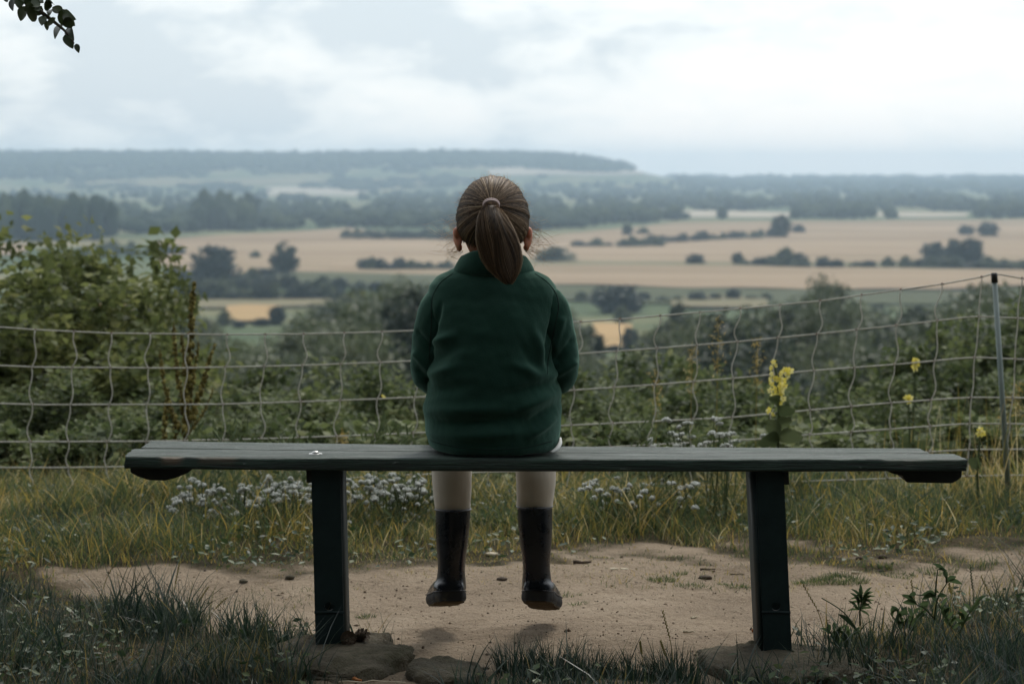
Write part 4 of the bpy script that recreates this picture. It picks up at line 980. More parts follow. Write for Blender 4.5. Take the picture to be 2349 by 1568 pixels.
# pony tail
def cl(px, py, Yp): return at(px, py, Yp)
CLN = np.array([cl(1126, 472, 5.572), cl(1126, 485, 5.556), cl(1130, 505, 5.541), cl(1138, 535, 5.532), cl(1145, 565, 5.530), cl(1150, 595, 5.527), cl(1156, 622, 5.523), cl(1163, 640, 5.520), cl(1167, 652, 5.519)])
HWx = np.array([.015, .027, .037, .047, .0505, .048, .036, .020, .008]); HWy = np.array([.012, .018, .021, .021, .019, .017, .014, .010, .005])
def ptail(f, a, rad):
    """f 0..1 along, a angle, rad 0..1"""
    k = np.linspace(0, 1, len(CLN)); c_ = np.stack([np.interp(f, k, CLN[:, d]) for d in range(3)], -1)
    return c_ + np.stack([np.interp(f, k, HWx) * np.cos(a) * rad, np.interp(f, k, HWy) * np.sin(a) * rad, 0 * f], -1)
n, ms = 4200, 10; a = g.uniform(0, 2 * np.pi, n); rad = np.sqrt(g.uniform(.25, 1.0, n)); end = 1 - np.abs(g.normal(0, .10, n)) - .05 * (g.uniform(0, 1, n) < .2)
f = np.linspace(0, 1, ms)[None] * end[:, None]; aw = a[:, None] + .25 * np.sin(f * 4 + a[:, None] * 3)
Pth = ptail(f, aw, np.broadcast_to(rad[:, None], f.shape)) + g.normal(0, .0006, (n, 1, 3)); Pth[..., 0] += .0012 * np.sin(f * 14 + a[:, None] * 9)
k = np.linspace(0, 1, len(CLN)); cen = np.stack([np.interp(f, k, CLN[:, d]) for d in range(3)], -1); Nn = unit(Pth - cen + np.array([0, -.004, 0]))
rv = np.clip(.24 + .45 * np.abs(np.cos(a)) ** 6 + g.normal(0, .20, n) - .1 * (rad < .7), 0, 1)
V, F, r_ = ribbons(Pth, Nn, g.uniform(.0007, .0017, n), rv); tb = MB(); tb.add(V - PO, F, r_)
ff = np.linspace(0, .93, 14); tb.add(*(lambda VF: (VF[0] - PO, VF[1]))(loft([(tuple(np.array([np.interp(q, k, CLN[:, d]) for d in range(3)])), (np.interp(q, k, HWx) * .86, 0, 0), (0, np.interp(q, k, HWy) * .86, 0)) for q in ff], 20)), r=.10)
obj('ponytail', tb.mesh('ponytail', True), m_hair, hair)
m_tie = plain('hair_elastic', (.55, .42, .42), .7, (.66, .54, .52), 200)
tv = np.linspace(0, 2 * np.pi, 33); ax1 = np.array([1, 0, 0.0]); ax2 = unit(np.array([[0, -.55, 1.0]]))[0]
for q, (rr_, off) in enumerate(((.0178, 0), (.0172, .004))):
    c_ = TIE + np.array([0, -.003 - off, .001 - off * .6]); V, F = tube(c_ + np.cos(tv)[:, None] * ax1 * rr_ + np.sin(tv)[:, None] * ax2 * (rr_ * .80), .0026, 8, False)
    obj('hair_tie', np_mesh('hair_tie', V - PO, F, True), m_tie, hair)
# loose fly-away strands
n = 460; fb = MB()
for q in range(n):
    s = -1 if g.uniform() < .5 else 1
    if q < 170:   # wisps in front of the ears blowing outwards
        st = np.array([GX + s * g.uniform(.070, .084), HY + g.uniform(.0, .05), g.uniform(.91, 1.0)]); ln = g.uniform(.04, .095)
        d1 = np.array([s * g.uniform(.5, 1), g.uniform(-.3, .2), g.uniform(-.9, .1)]); d2 = np.array([s * g.uniform(-.8, 1), g.uniform(-.3, .3), g.uniform(-1, .5)])
    else:
        dd = unit(np.array([[g.normal(), g.normal() * .6 - .3, abs(g.normal()) + .2]]))[0]; st = HC + dd * HRAD * 1.01; ln = g.uniform(.010, .030); d1 = dd + g.normal(size=3) * .7; d2 = g.normal(size=3) * .6 + np.array([0, 0, -.2])
    d1, d2 = d1 / np.linalg.norm(d1), d2 / np.linalg.norm(d2); e = st + d1 * ln * .5; P = spline([st, st + d1 * ln * .35, e, e + d2 * ln * .5], 9)
    fb.add(*tube(P - PO, np.linspace(.00030, .00016, 9), 3, False), r=g.uniform(.75, 1.0))
tag(obj('flyaway_hair', fb.mesh('flyaway_hair', True), m_hair, hair), kind='stuff')
# ------------------------------------------------------------------ stones, cones, twigs on the path
m_stone, t, p, o = new_mat('sandstone')
n1 = noise(t, 7, 6, .65); sandy = ramp(t, n1, [(0.3, (0.075, 0.066, 0.048)), (0.55, (0.145, 0.125, 0.09)), (0.75, (0.23, 0.195, 0.14))])
gn = N(t, 'ShaderNodeNewGeometry'); moss = ramp(t, noise(t, 11, 5, .7), [(0.50, (0, 0, 0)), (0.66, (1, 1, 1))])
L(t, mixc(t, math_(t, 'MULTIPLY', moss, .6), sandy, (0.055, 0.058, 0.028)), p.inputs['Base Color']); p.inputs['Roughness'].default_value = .95; p.inputs['Specular IOR Level'].default_value = .2
bump(t, p, math_(t, 'ADD', noise(t, 45, 6, .7), math_(t, 'MULTIPLY', noise(t, 160, 3), .4)), 1.0, .018)
V5, F5 = ico(5)
def stone(name, label, outline, ztop, zbot, seed, group=None):
    """flat-topped slab whose outline is given in metres (x, y)"""
    O_ = np.array(outline, float); c_ = O_.mean(0); ang = np.arctan2(O_[:, 1] - c_[1], O_[:, 0] - c_[0]); rad = np.hypot(*(O_ - c_).T)
    k = np.argsort(ang); ang, rad = ang[k], rad[k]
    D = V5 / np.linalg.norm(V5, axis=1)[:, None]; a = np.arctan2(D[:, 1], D[:, 0]); rr = np.interp(a, np.concatenate([ang - 2 * np.pi, ang, ang + 2 * np.pi]), np.tile(rad, 3))
    h = np.hypot(D[:, 0], D[:, 1]); sq = h ** .38; zz = np.sign(D[:, 2]) * np.abs(D[:, 2]) ** .45
    P = np.stack([np.cos(a) * rr * sq, np.sin(a) * rr * sq, np.where(zz > 0, zz * ztop, -zz * zbot)], -1); P[:, 2] = np.where(zz > 0, zz * ztop, zz * -zbot)
    nz = fn(np.stack([P[:, 0], P[:, 1], P[:, 2] * 2], -1) * 22, 1.0, seed, 3); n2 = fn(P * 80, 1.0, seed + 1, 2)
    edge = np.clip(h - .6, 0, 1)
    n3 = fn(P * 130, 1.0, seed + 2, 3); cut = np.round(nz * 4) / 4 + .25 * np.abs(n2)
    P = P * (1 + (.22 * cut * edge + .07 * n2 * edge)[:, None] * np.array([1, 1, 0])); P[:, 2] += (.007 * cut + .004 * n2 + .0018 * n3) * np.clip(1.15 - .5 * edge, 0, 1)
    gzc = float(gz(*c_)); o_ = obj(name, np_mesh(name, P, F5, True), m_stone, None, (c_[0], c_[1], gzc)); return tag(o_, label, 'stone', group)
def outl(pts, z): 
    out = []
    for x, y in pts:
        d = ray(x, y); k = (z - CAM[2]) / d[2]; q = CAM + d * k; out.append(q[:2])
    return out
stone('foundation_stone', 'flat mossy foundation stone with two pine cones on it', outl([(640, 1500), (690, 1462), (800, 1448), (880, 1450), (905, 1478), (890, 1520), (830, 1546), (730, 1548), (660, 1530)], .0), .032, -.05, 61)
stone('foundation_stone', 'flat foundation stone with overhanging rim and soil on top', outl([(1612, 1482), (1640, 1466), (1720, 1456), (1840, 1456), (1920, 1462), (1960, 1480), (1900, 1530), (1760, 1545), (1650, 1512)], .0), .034, -.05, 63)
stone('half_buried_stone', 'low grey stone half buried in sand beside the grass tuft', outl([(945, 1552), (985, 1522), (1040, 1512), (1090, 1530), (1100, 1556), (1020, 1570)], -.01), .022, -.04, 65)
m_cone = plain('pine_cone', (.045, .032, .022), .8, (.10, .07, .045), 40, spec=.2)
def pine_cone(loc, rot, sc, label, group=None):
    mb = MB(); V, F = ico(2); mb.add(V * np.array([.012, .012, .018]), F, .2); g = rng(int(loc[0] * 1e4) % 9999)
    for k in range(46):
        tt = (k + .5) / 46; z = -.017 + .036 * tt; r = .0145 * math.sin(math.pi * (.12 + .80 * tt)) ; a = k * 2.39996
        d = np.array([math.cos(a), math.sin(a), 0]); s_ = np.array([-math.sin(a), math.cos(a), 0]); b_ = d * r * .55 + np.array([0, 0, z]); e = d * (r + .0055) + np.array([0, 0, z + .0055]); w = .0052 * (.5 + math.sin(math.pi * tt) * .6)
        mb.add([b_ - s_ * w * .6, b_ + s_ * w * .6, e + s_ * w, e - s_ * w, e + np.array([0, 0, .0018]) + d * .001], [[0, 1, 2], [0, 2, 3], [3, 2, 4]], .6)
    o_ = obj('pine_cone', mb.mesh('pine_cone'), m_cone, None, loc); o_.rotation_euler = rot; o_.scale = (sc,) * 3
    return tag(o_, label, 'pine cone', group)
for x, y, rt, lab in ((798, 1477, (1.2, .3, .2), 'dark open pine cone against the bench leg'), (827, 1472, (.9, -.4, 1.5), 'smaller pine cone lying apart from the bench leg')):
    q = CAM + ray(x, y) * (-1.088 / ray(x, y)[2]); pine_cone((q[0], q[1], q[2] + .012), rt, .92, lab)
m_twig = plain('twig', (.045, .032, .022), .9, (.12, .085, .055), 60, (200, .4, .002)); m_chip = plain('pale_chip', (.50, .42, .30), .9, (.62, .55, .42), 60)
m_orange = plain('orange_leaf', (.30, .09, .02), .7, (.42, .17, .05), 60); m_clod = plain('dark_clod', (.035, .024, .016), .95, (.08, .055, .035), 50, (90, .8, .006))
def twig(x, y, lpx, ang, mat, label, r=.003, cat='twig', group=None):
    q = pg(x, y); l = lpx * q[1] / FPX; tt = np.linspace(-.5, .5, 7); d = np.array([math.cos(ang), math.sin(ang), 0]); g = rng(int(x * 7 + y))
    P = tt[:, None] * d * l + np.stack([g.normal(0, .03 * l, 7), g.normal(0, .03 * l, 7), np.abs(g.normal(0, .0015, 7))], -1)
    V, F = tube(P, r * np.linspace(1.1, .6, 7) * g.uniform(.8, 1.2, 7), 7); return tag(obj('twig', np_mesh('twig', V, F, True), mat, None, (q[0], q[1], q[2] + r * .8)), label, cat, group)
def clod(x, y, wpx, mat, label, cat='clod', group=None, flat=.55, name='clod'):
    q = pg(x, y); w = wpx * q[1] / FPX / 2; V, F = ico(2); g = rng(int(x * 3 + y)); V = V * np.array([w, w * .8, w * flat]) * (1 + .2 * fn(V * 4, 1.0, int(x), 3))[:, None]
    return tag(obj(name, np_mesh(name, V, F, False), mat, None, (q[0], q[1], q[2] + w * flat * .5)), label, cat, group)
twig(1335, 1292, 44, .15, m_twig, 'dark twig at the grass edge past the boots', .005)
twig(1622, 1307, 36, .1, m_twig, 'short dark twig lying on open sand'); twig(1690, 1318, 34, -.1, m_twig, 'thin twig near the leaning bench leg', .002)
twig(2250, 1425, 26, .1, m_twig, 'small bark strip behind the leafy weed', .004); twig(2235, 1437, 22, .4, m_twig, 'crooked bark sliver behind the leafy weed', .003)
twig(1738, 1448, 26, .2, m_orange, 'orange wood sliver beside the leaning bench leg', .0035, 'sliver'); twig(1965, 1315, 24, -.1, m_chip, 'pale wood chip on sand by the low green patch', .004, 'chip')
twig(1580, 1452, 26, 0, m_chip, 'pale stalk piece lying on sand', .003, 'stalk'); twig(1592, 1418, 16, .5, m_chip, 'tiny curled pale chip on sand', .003, 'chip')
twig(1770, 1548, 26, -.8, m_chip, 'white chip under the overhanging stone rim', .005, 'chip'); twig(855, 1566, 150, .05, m_chip, 'long dry straw on the soil below the mossy stone', .0022, 'straw')
twig(1090, 1538, 70, .1, m_twig, 'thick twig running from the half buried stone', .004); twig(815, 1562, 34, -.7, m_orange, 'orange dry leaf scrap below the mossy stone', .005, 'leaf')
clod(1618, 1327, 34, m_clod, 'long dark clod on sand between grass tufts', flat=.35); clod(2025, 1280, 22, m_clod, 'dark round cone at the edge of the verge', 'cone', name='fallen_cone'); clod(1972, 1283, 20, m_clod, 'brown clod at the verge beside the round cone')
clod(2023, 1310, 20, m_clod, 'dark clod under the tiny grass tuft', flat=.3); clod(1152, 1330, 26, m_clod, 'dark clod on the path between the two boots', flat=.4); clod(665, 1327, 24, m_stone, 'brown pebble at the path edge by the bench leg', 'pebble', name='pebble'); clod(558, 1335, 20, m_stone, 'small reddish pebble at the path edge', 'pebble', name='pebble')
clod(1760, 1393, 10, m_clod, 'tiny dark crumb on the open sand', flat=.6); clod(1128, 1272, 30, m_chip, 'pale flat pebble in the grass between the boots', 'pebble', flat=.3, name='pebble'); clod(538, 1240, 26, m_orange, 'curled orange-brown dead leaf in the verge', 'leaf', flat=.6, name='dead_leaf')
for x in (1408, 1432): clod(x, 1305, 20, m_chip, 'white flake lying at the grass edge past the boots', 'flake', 'white flakes at the grass edge', .25, 'flake')
# loose grit: uncountable
g = rng(71); n = 16000
gx = g.uniform(-1.9, 1.9, n); gy = 5.0 + 2.1 * g.uniform(0, 1, n) ** 1.1; k = grass_mask(gx, gy) < .55; gx, gy = gx[k], gy[k]; n = len(gx)
V0 = np.array([[1, 0, 0], [-1, 0, 0], [0, 1, 0], [0, -1, 0], [0, 0, 1], [0, 0, -1.]]); F0_ = np.array([[0, 2, 4], [2, 1, 4], [1, 3, 4], [3, 0, 4], [2, 0, 5], [1, 2, 5], [3, 1, 5], [0, 3, 5]]); sz = .0011 * np.exp(g.normal(0, .55, n)); sz = np.clip(sz, .0007, .006)
V = V0[None] * sz[:, None, None] * g.uniform(.6, 1.3, (n, 1, 3)) * (1 + .25 * g.normal(size=(n, len(V0), 1))) + np.stack([gx, gy, gz(gx, gy) + sz * .3], -1)[:, None]
m_grit, t, p, o = new_mat('grit'); L(t, ramp(t, attr(t), [(0, (.05, .035, .022)), (.5, (.16, .11, .07)), (.8, (.30, .23, .16)), (1, (.5, .42, .32))]), p.inputs['Base Color']); p.inputs['Roughness'].default_value = .95
tag(obj('grit', np_mesh('grit', V.reshape(-1, 3), (F0_[None] + (np.arange(n) * len(V0))[:, None, None]).reshape(-1, 3), False, np.repeat(g.uniform(0, 1, n), len(V0))), m_grit), 'fine grit and crumbs scattered over the sandy path', 'grit', None, 'stuff')

g = rng(73); n = 900; gx = g.uniform(-1.9, 1.9, n); gy = g.uniform(5.0, 7.0, n); k = g.uniform(0, 1, n) < .35 + .65 * (grass_mask(gx, gy) > .15); gx, gy = gx[k], gy[k]; n = len(gx)
a = g.uniform(0, 6.28, n); V, F = leaf_cloud(np.stack([gx, gy, gz(gx, gy) + .002], -1), np.stack([np.cos(a), np.sin(a), g.normal(0, .12, n)], -1), unit(g.normal(size=(n, 3)) * .35 + [0, 0, 1]), g.uniform(.008, .035, n), g.uniform(.0015, .006, n))
tag(obj('path_litter', np_mesh('path_litter', V, F, False, np.repeat(g.uniform(0, 1, n), 4)), m_grit), 'dry straw and leaf scraps littering the sandy path', 'litter', None, 'stuff')

# ------------------------------------------------------------------ netting fence
m_cord = plain('pale_cord', (.50, .48, .42), .85, (.68, .66, .60), 35); m_knot = plain('knot', (.10, .055, .035), .8, (.17, .10, .07), 80)
def FY(x): return 8.52 - .00013 * np.asarray(x, float)
rowsx = [
    [(-800, 742), (0, 750), (80, 756), (250, 764), (520, 767), (700, 766), (876, 761), (1100, 751), (1330, 738), (1422, 732), (1515, 724), (1605, 716), (1697, 708), (1790, 699), (1882, 690), (1975, 677), (2068, 664), (2160, 652), (2253, 635), (2280, 627), (2342, 638), (2450, 655), (2560, 668), (3050, 668)],
    [(-800, 832), (0, 838), (90, 842), (400, 844), (690, 838), (870, 831), (1330, 811), (1515, 798), (1697, 783), (1882, 765), (2068, 745), (2237, 725), (2349, 730), (2560, 745), (3050, 745)],
    [(-800, 922), (0, 925), (90, 928), (500, 927), (690, 921), (880, 914), (1310, 895), (1500, 882), (1700, 866), (1860, 850), (2050, 836), (2232, 819), (2349, 824), (2560, 832), (3050, 832)],
    [(-800, 1012), (0, 1013), (330, 1012), (600, 1006), (860, 997), (1310, 975), (1500, 966), (1680, 957), (1860, 940), (2050, 923), (2222, 911), (2349, 912), (2560, 916), (3050, 916)],
    [(-800, 1073), (0, 1072), (150, 1072), (500, 1067), (700, 1058), (950, 1046), (1310, 1030), (1490, 1020), (1750, 1006), (1850, 997), (2040, 984), (2222, 971), (2349, 972), (2560, 975), (3050, 975)],
    [(-800, 1128), (0, 1126), (90, 1125), (500, 1112), (700, 1102), (900, 1090), (1310, 1076), (1800, 1055), (2100, 1038), (2222, 1031), (2349, 1030), (2560, 1032), (3050, 1032)],
    [(-800, 1182), (0, 1180), (400, 1172), (700, 1162), (1000, 1146), (1380, 1122), (1883, 1102), (2222, 1091), (2349, 1089), (2560, 1090), (3050, 1090)],
]
slant = [0, .30, .52, .72, .82, .92, 1.0]
cols = [80 + 88.4 * k for k in range(-9, 14)] + [1330 + 92.2 * k for k in range(0, 18)]
cols = [c_ for c_ in cols if not (1229 + 8 < c_ < 1330 - 8)]
net = thing('netting_fence', 'sagging pale cord netting fence strung along the slope edge', 'fence', (0.0, 8.4, 0))
NO = np.array([0.0, 8.4, 0.0])
for k, rw in enumerate(rowsx):
    a = np.array(rw, float); xx = np.linspace(a[0, 0], a[-1, 0], 180); yy = np.interp(xx, a[:, 0], a[:, 1])
    if k > 0: yy[1:-1] = (yy[:-2] + yy[1:-1] * 2 + yy[2:]) / 4
    P = at(xx, yy, FY(xx)); V, F = tube(P - NO, np.full(180, .0028) if k < 6 else .0024, 6); obj('horizontal_cord', np_mesh('horizontal_cord', V, F, True), m_cord, net)
g = rng(81); kn = MB(); V1, F1_ = ico(1)
for ci, cx in enumerate(cols):
    sl_ = np.interp(cx, [0, 2300], [12, 34]); pts = []
    for k, rw in enumerate(rowsx):
        a = np.array(rw, float); x = cx - sl_ * slant[k] + g.normal(0, 1.5); y = np.interp(x, a[:, 0], a[:, 1]); pts.append((x, y))
    for k in range(len(pts)):
        q = at(pts[k][0], pts[k][1], FY(pts[k][0])); kn.add(V1 * .0056 * g.uniform(.8, 1.2, (len(V1), 1)) + q - NO, F1_)
    sg = 1 if (ci % 2) else -1; line = []; taut = 1.0 if cx < 2200 else .25
    for k in range(len(pts) - 1):
        for s_ in np.linspace(0, 1, 9)[: -1]:
            x = pts[k][0] * (1 - s_) + pts[k + 1][0] * s_; y = pts[k][1] * (1 - s_) + pts[k + 1][1] * s_
            am = taut * 9.0 * (1 if k % 2 == 0 else -.7) * (.7 + .6 * abs(math.sin(ci * 1.7 + k * 2.3))); x += (am * math.sin(math.pi * s_) * (1 if s_ < 2 else 1) * (.55) + am * .9 * math.sin(2 * math.pi * s_) * -.5) * (1 if math.sin(ci * .9 + k * 1.3) > -.4 else -1)
            line.append((x, y))
    line.append(pts[-1]); ln = np.array(line); P = at(ln[:, 0], ln[:, 1], FY(ln[:, 0])); P[:, 1] -= .0035; V, F = tube(P - NO, .0023, 6); obj('vertical_cord', np_mesh('vertical_cord', V, F, True), m_cord, net)
tag(obj('knots', kn.mesh('knots', True), m_knot, net), kind='stuff')
m_post = plain('grey_plastic', (.17, .22, .21), .5, (.23, .28, .27), 8); m_cap = plain('black_plastic', (.012, .012, .012), .45)
pt, pb = at(2281, 636, FY(2281) - .02), at(2312, 1112, FY(2281) - .02); gb = float(gz(pb[0], pb[1]))
pb = pb + (pt - pb) * ((gb - .05 - pb[2]) / (pt[2] - pb[2]))
post = thing('fence_post', 'slim leaning grey netting post with black cap', 'post', tuple(pb)); V, F = tube(np.array([pb, pt]) - pb, [.0098, .0088], 14); obj('shaft', np_mesh('shaft', V, F, True), m_post, post)
d = unit((pt - pb)[None])[0]; V, F = tube(np.array([pt - d * .018, pt + d * .012, pt + d * .016]) - pb, [.0112, .0112, .008], 14); obj('cap', np_mesh('cap', V, F, True), m_cap, post)

# ------------------------------------------------------------------ plants along the fence
m_stalk = foliage('seed_stalk', [(0, (.085, .070, .020)), (.5, (.22, .185, .05)), (1, (.40, .34, .11))], .2, .8, 0); m_stem = foliage('green_stem', [(0, (.03, .05, .018)), (1, (.10, .14, .05))], .1, .6, 0)
m_yel = foliage('yellow_petal', [(0, (.62, .48, .05)), (.6, (.80, .70, .13)), (1, (.86, .80, .38))], .4, .6, 0); m_mul = foliage('felty_leaf', [(0, (.05, .075, .03)), (1, (.15, .185, .09))], .25, .85, 0)
def stalk_plant():
    g = rng(91); Yp = 8.95; b0 = at(425, 1200, Yp); b0[2] = float(gz(b0[0], b0[1]))
    r = thing('seed_stalk_plant', 'dead brown mullein with upright knobbly seed stalks behind netting', 'plant', tuple(b0))
    def stalk(pts, w):
        w *= 1.5; P = spline([at(a, b_, Yp) - b0 for a, b_ in pts], 40); mb = MB(); mb.add(*tube(P, np.linspace(w * .35, w * .18, 40), 6), r=.3); V, F = ico(1); l = np.linalg.norm(np.diff(P, axis=0), axis=1).sum(); n = int(l / .0035)
        for k in range(n):
            f = g.uniform(.0, 1); c_ = np.array([np.interp(f, np.linspace(0, 1, 40), P[:, d_]) for d_ in range(3)]); a = g.uniform(0, 6.28)
            rr = w * (1.05 - .55 * f); c_ = c_ + np.array([math.cos(a), math.sin(a), 0]) * rr * .6; s_ = rr * g.uniform(.35, .75); mb.add(V * np.array([s_, s_, s_ * 1.3]) + c_, F, g.uniform(0, 1))
        obj('seed_stalk', mb.mesh('seed_stalk'), m_stalk, r)
    stalk([(428, 1000), (432, 900), (437, 780), (441, 700), (444, 645)], .0125); stalk([(425, 960), (405, 850), (400, 790), (399, 738)], .0085); stalk([(412, 990), (385, 920), (372, 850), (366, 803)], .0085)
    stalk([(378, 1010), (379, 950), (386, 890)], .0085); stalk([(440, 960), (462, 890), (480, 830), (494, 788)], .0095); stalk([(435, 930), (446, 850), (456, 785)], .008); stalk([(440, 985), (470, 940), (490, 890)], .006); stalk([(405, 1010), (398, 960), (392, 930)], .008); stalk([(425, 860), (418, 790), (417, 765)], .008)
    V, F = tube(spline([[0, 0, -.05], [.0, 0, .2], at(428, 1000, Yp) - b0], 8), .011, 7); obj('stem', np_mesh('stem', V, F, True, np.full(len(V), .4)), m_stalk, r)
    return r
stalk_plant()
def big_leaf(mb, base, tip, w, droop=.2, r=.5, n=8):
    base, tip = np.asarray(base, float), np.asarray(tip, float); d = tip - base; l = np.linalg.norm(d); s_ = np.cross(d, [0, .85, .45]); s_ /= np.linalg.norm(s_) + 1e-9; f = np.linspace(0, 1, n)
    c_ = base + d * f[:, None] + np.array([0, 0, 1]) * (l * droop * np.sin(np.pi * f))[:, None]; ww = w * np.sin(np.pi * np.clip(f, .02, .985)) ** .8 * .5
    V = np.stack([c_ - s_ * ww[:, None] + [0, 0, .0], c_ - np.array([0, 0, 1]) * (ww * .25)[:, None], c_ + s_ * ww[:, None]], 1).reshape(-1, 3); F = []
    for a in range(n - 1):
        for q in (0, 1): F.append([a * 3 + q, a * 3 + q + 1, a * 3 + q + 4, a * 3 + q + 3])
    mb.add(V, F, r)
def flower(mb, c_, size, g, facing):
    f = unit(np.asarray(facing, float)[None])[0]; u = np.cross(f, [0, 0, 1.0]); u /= np.linalg.norm(u); v = np.cross(u, f)
    for k in range(5):
        a = k * 2 * math.pi / 5 + g.uniform(-.2, .2); d = u * math.cos(a) + v * math.sin(a); s_ = np.cross(f, d); r_ = size * g.uniform(.85, 1.15)
        mb.add([c_, c_ + d * r_ * .55 + s_ * r_ * .42 + f * r_ * .2, c_ + d * r_ + f * r_ * .28 + s_ * r_ * .16, c_ + d * r_ + f * r_ * .28 - s_ * r_ * .16, c_ + d * r_ * .55 - s_ * r_ * .42 + f * r_ * .2], [[0, 1, 2], [0, 2, 3], [0, 3, 4]], g.uniform(.45, 1))
    V, F = ico(1); mb.add(V * size * .16 + c_ + f * size * .2, F, .05)
def mullein(Yp, base_px, spike, leaves, label, nfl, fs, g):
    b0 = at(base_px, 1150, Yp); b0[2] = float(gz(b0[0], b0[1])); r = thing('mullein', label, 'plant', tuple(b0))
    pts = [np.array([0, 0, -.03])] + [at(a, b_, Yp) - b0 for a, b_ in spike[::-1]]
    V, F = tube(spline(pts, 20), np.linspace(.0052, .003, 20), 7); obj('stem', np_mesh('stem', V, F, True, np.full(len(V), .5)), m_stem, r)
    for (a, b_, a2, b2, w, rr) in leaves:
        mb = MB(); big_leaf(mb, at(a, b_, Yp) - b0, at(a2, b2, Yp - .06) - b0, w, .12, rr); obj('leaf', mb.mesh('leaf', True), m_mul, r)
    for (x, y, sc) in nfl:
        mb = MB(); flower(mb, np.zeros(3), fs * sc, g, (g.normal(0, .5), -1, g.normal(0, .3))); o_ = obj('flower', mb.mesh('flower'), m_yel, r, at(x, y, Yp - .012 + g.uniform(-.012, .012)) - b0)
    mb = MB(); V, F = ico(1)
    for k in range(26):
        f = g.uniform(0, 1); q = np.array([np.interp(f, np.linspace(0, 1, len(spike)), np.array(spike)[:, d_]) for d_ in (0, 1)]); c_ = at(q[0] + g.normal(0, 7), q[1], Yp + .004) - b0; s_ = g.uniform(.003, .006); mb.add(V * s_ + c_, F, g.uniform(.2, 1))
    tag(obj('buds', mb.mesh('buds'), m_stem, r), kind='stuff')
g = rng(95)
fl = [(1774, 829, .7), (1768, 843, .7), (1779, 838, .6), (1769, 857, .8), (1766, 868, .7), (1790, 856, .9), (1798, 848, 1), (1812, 850, 1), (1808, 860, 1), (1784, 870, .9), (1796, 872, 1.1), (1771, 880, .8), (1790, 884, 1), (1778, 892, 1.1), (1792, 898, 1.1), (1786, 908, 1.1), (1796, 915, .9), (1774, 905, .8), (1763, 940, .9), (1772, 950, .6), (1800, 886, .8), (1768, 895, .8), (1790, 924, .6), (1776, 868, .8)]
mullein(7.95, 1786, [(1774, 826), (1784, 870), (1786, 930), (1785, 1000), (1786, 1060)], [(1786, 955, 1822, 938, .055, .3), (1786, 1010, 1762, 962, .05, .7), (1786, 985, 1812, 958, .05, .9), (1786, 1018, 1740, 1012, .075, .25), (1786, 1012, 1842, 1000, .07, .8), (1786, 1060, 1750, 1075, .07, .5), (1786, 1060, 1830, 1080, .07, .5), (1784, 930, 1770, 908, .04, .3)], 'yellow mullein in bloom with felty leaves rising behind the bench', fl, .0135, g)
mullein(9.2, 2100, [(2101, 818), (2099, 880), (2095, 950), (2094, 1040)], [(2095, 1040, 2070, 1000, .05, .5), (2095, 1040, 2125, 1010, .05, .5)], 'thin tall mullein with one yellow tuft near the post', [(2099, 826, 1), (2103, 836, 1), (2096, 838, 1), (2100, 846, .8), (2104, 828, .7)], .014, g)
mullein(9.0, 2086, [(2084, 905), (2085, 960), (2088, 1040)], [(2086, 1040, 2060, 1020, .05, .4)], 'short mullein with small yellow top beside the thin tall one', [(2080, 912, 1), (2088, 912, 1), (2084, 920, .8)], .013, g)
mullein(8.0, 2246, [(2250, 978), (2246, 1030), (2242, 1100)], [(2244, 1080, 2225, 1050, .04, .5)], 'small yellow flower by the foot of the post', [(2249, 984, 1), (2254, 992, 1), (2246, 994, .9)], .013, g)
mullein(9.1, 880, [(880, 902), (880, 960), (878, 1040)], [(879, 1040, 860, 1020, .04, .4)], 'tiny yellow-orange flower behind netting beside the jacket', [(879, 908, .9), (882, 912, .8)], .009, g)
# white umbels
m_white = foliage('white_floret', [(0, (.50, .52, .48)), (.6, (.70, .72, .68)), (1, (.80, .81, .78))], .5, .8, 0)
V1, F1_ = ico(1); VO, FO = V0, F0_
def umbel_plant(cx, ytop, spread, n, Yp, label, seed, ybot=1180, group=None, hs=.015):
    g = rng(seed); b0 = at(cx, ybot, Yp); b0[2] = float(gz(b0[0], b0[1])); r = thing('white_flower_plant', label, 'flowers', tuple(b0), group); st = MB()
    n = int(n * (2.0 if cx < 1300 else 1.1)); ytop -= 2
    for k in range(n):
        hx = cx + g.normal(0, spread * .95); hy = ytop + abs(g.normal(0, 1)) * 42 + abs(hx - cx) * .12 + 10 * math.sin(hx * .11); top = at(hx, hy, Yp + g.uniform(-.3, .3)) - b0; root = np.array([top[0] * .45, top[1] * .5, 0]); root[2] = float(gz(b0[0] + root[0], b0[1] + root[1])) - b0[2] - .02
        st.add(*tube(spline([root, (root + top) / 2 + g.normal(0, .01, 3), top], 6), .0014, 4, False), r=.5); mb = MB(); hr = hs * g.uniform(.3, 1.05)
        for q in range(20):
            a = g.uniform(0, 6.28); rr = hr * math.sqrt(g.uniform()); c_ = np.array([math.cos(a) * rr, math.sin(a) * rr, -rr * rr / hr * .35 + g.normal(0, .0015)]); mb.add(VO * .0052 * g.uniform(.6, 1.3) + c_, FO, g.uniform(0, 1))
        obj('flower_head', mb.mesh('flower_head'), m_white, r, top)
    lv = MB(); m_ = n * 2; P = np.stack([g.normal(0, spread * .4, m_) * Yp / FPX, g.normal(0, .12, m_), g.uniform(.02, .30, m_)], -1); Vv, F = leaf_cloud(P, unit(g.normal(size=(m_, 3)) + [0, 0, .5]), unit(g.normal(size=(m_, 3))), g.uniform(.03, .07, m_), g.uniform(.006, .015, m_)); lv.add(Vv, F, np.repeat(g.uniform(0, 1, m_), 4))
    obj('stems', st.mesh('stems', True), m_stem, r); obj('leaves', lv.mesh('leaves'), m_mul, r)
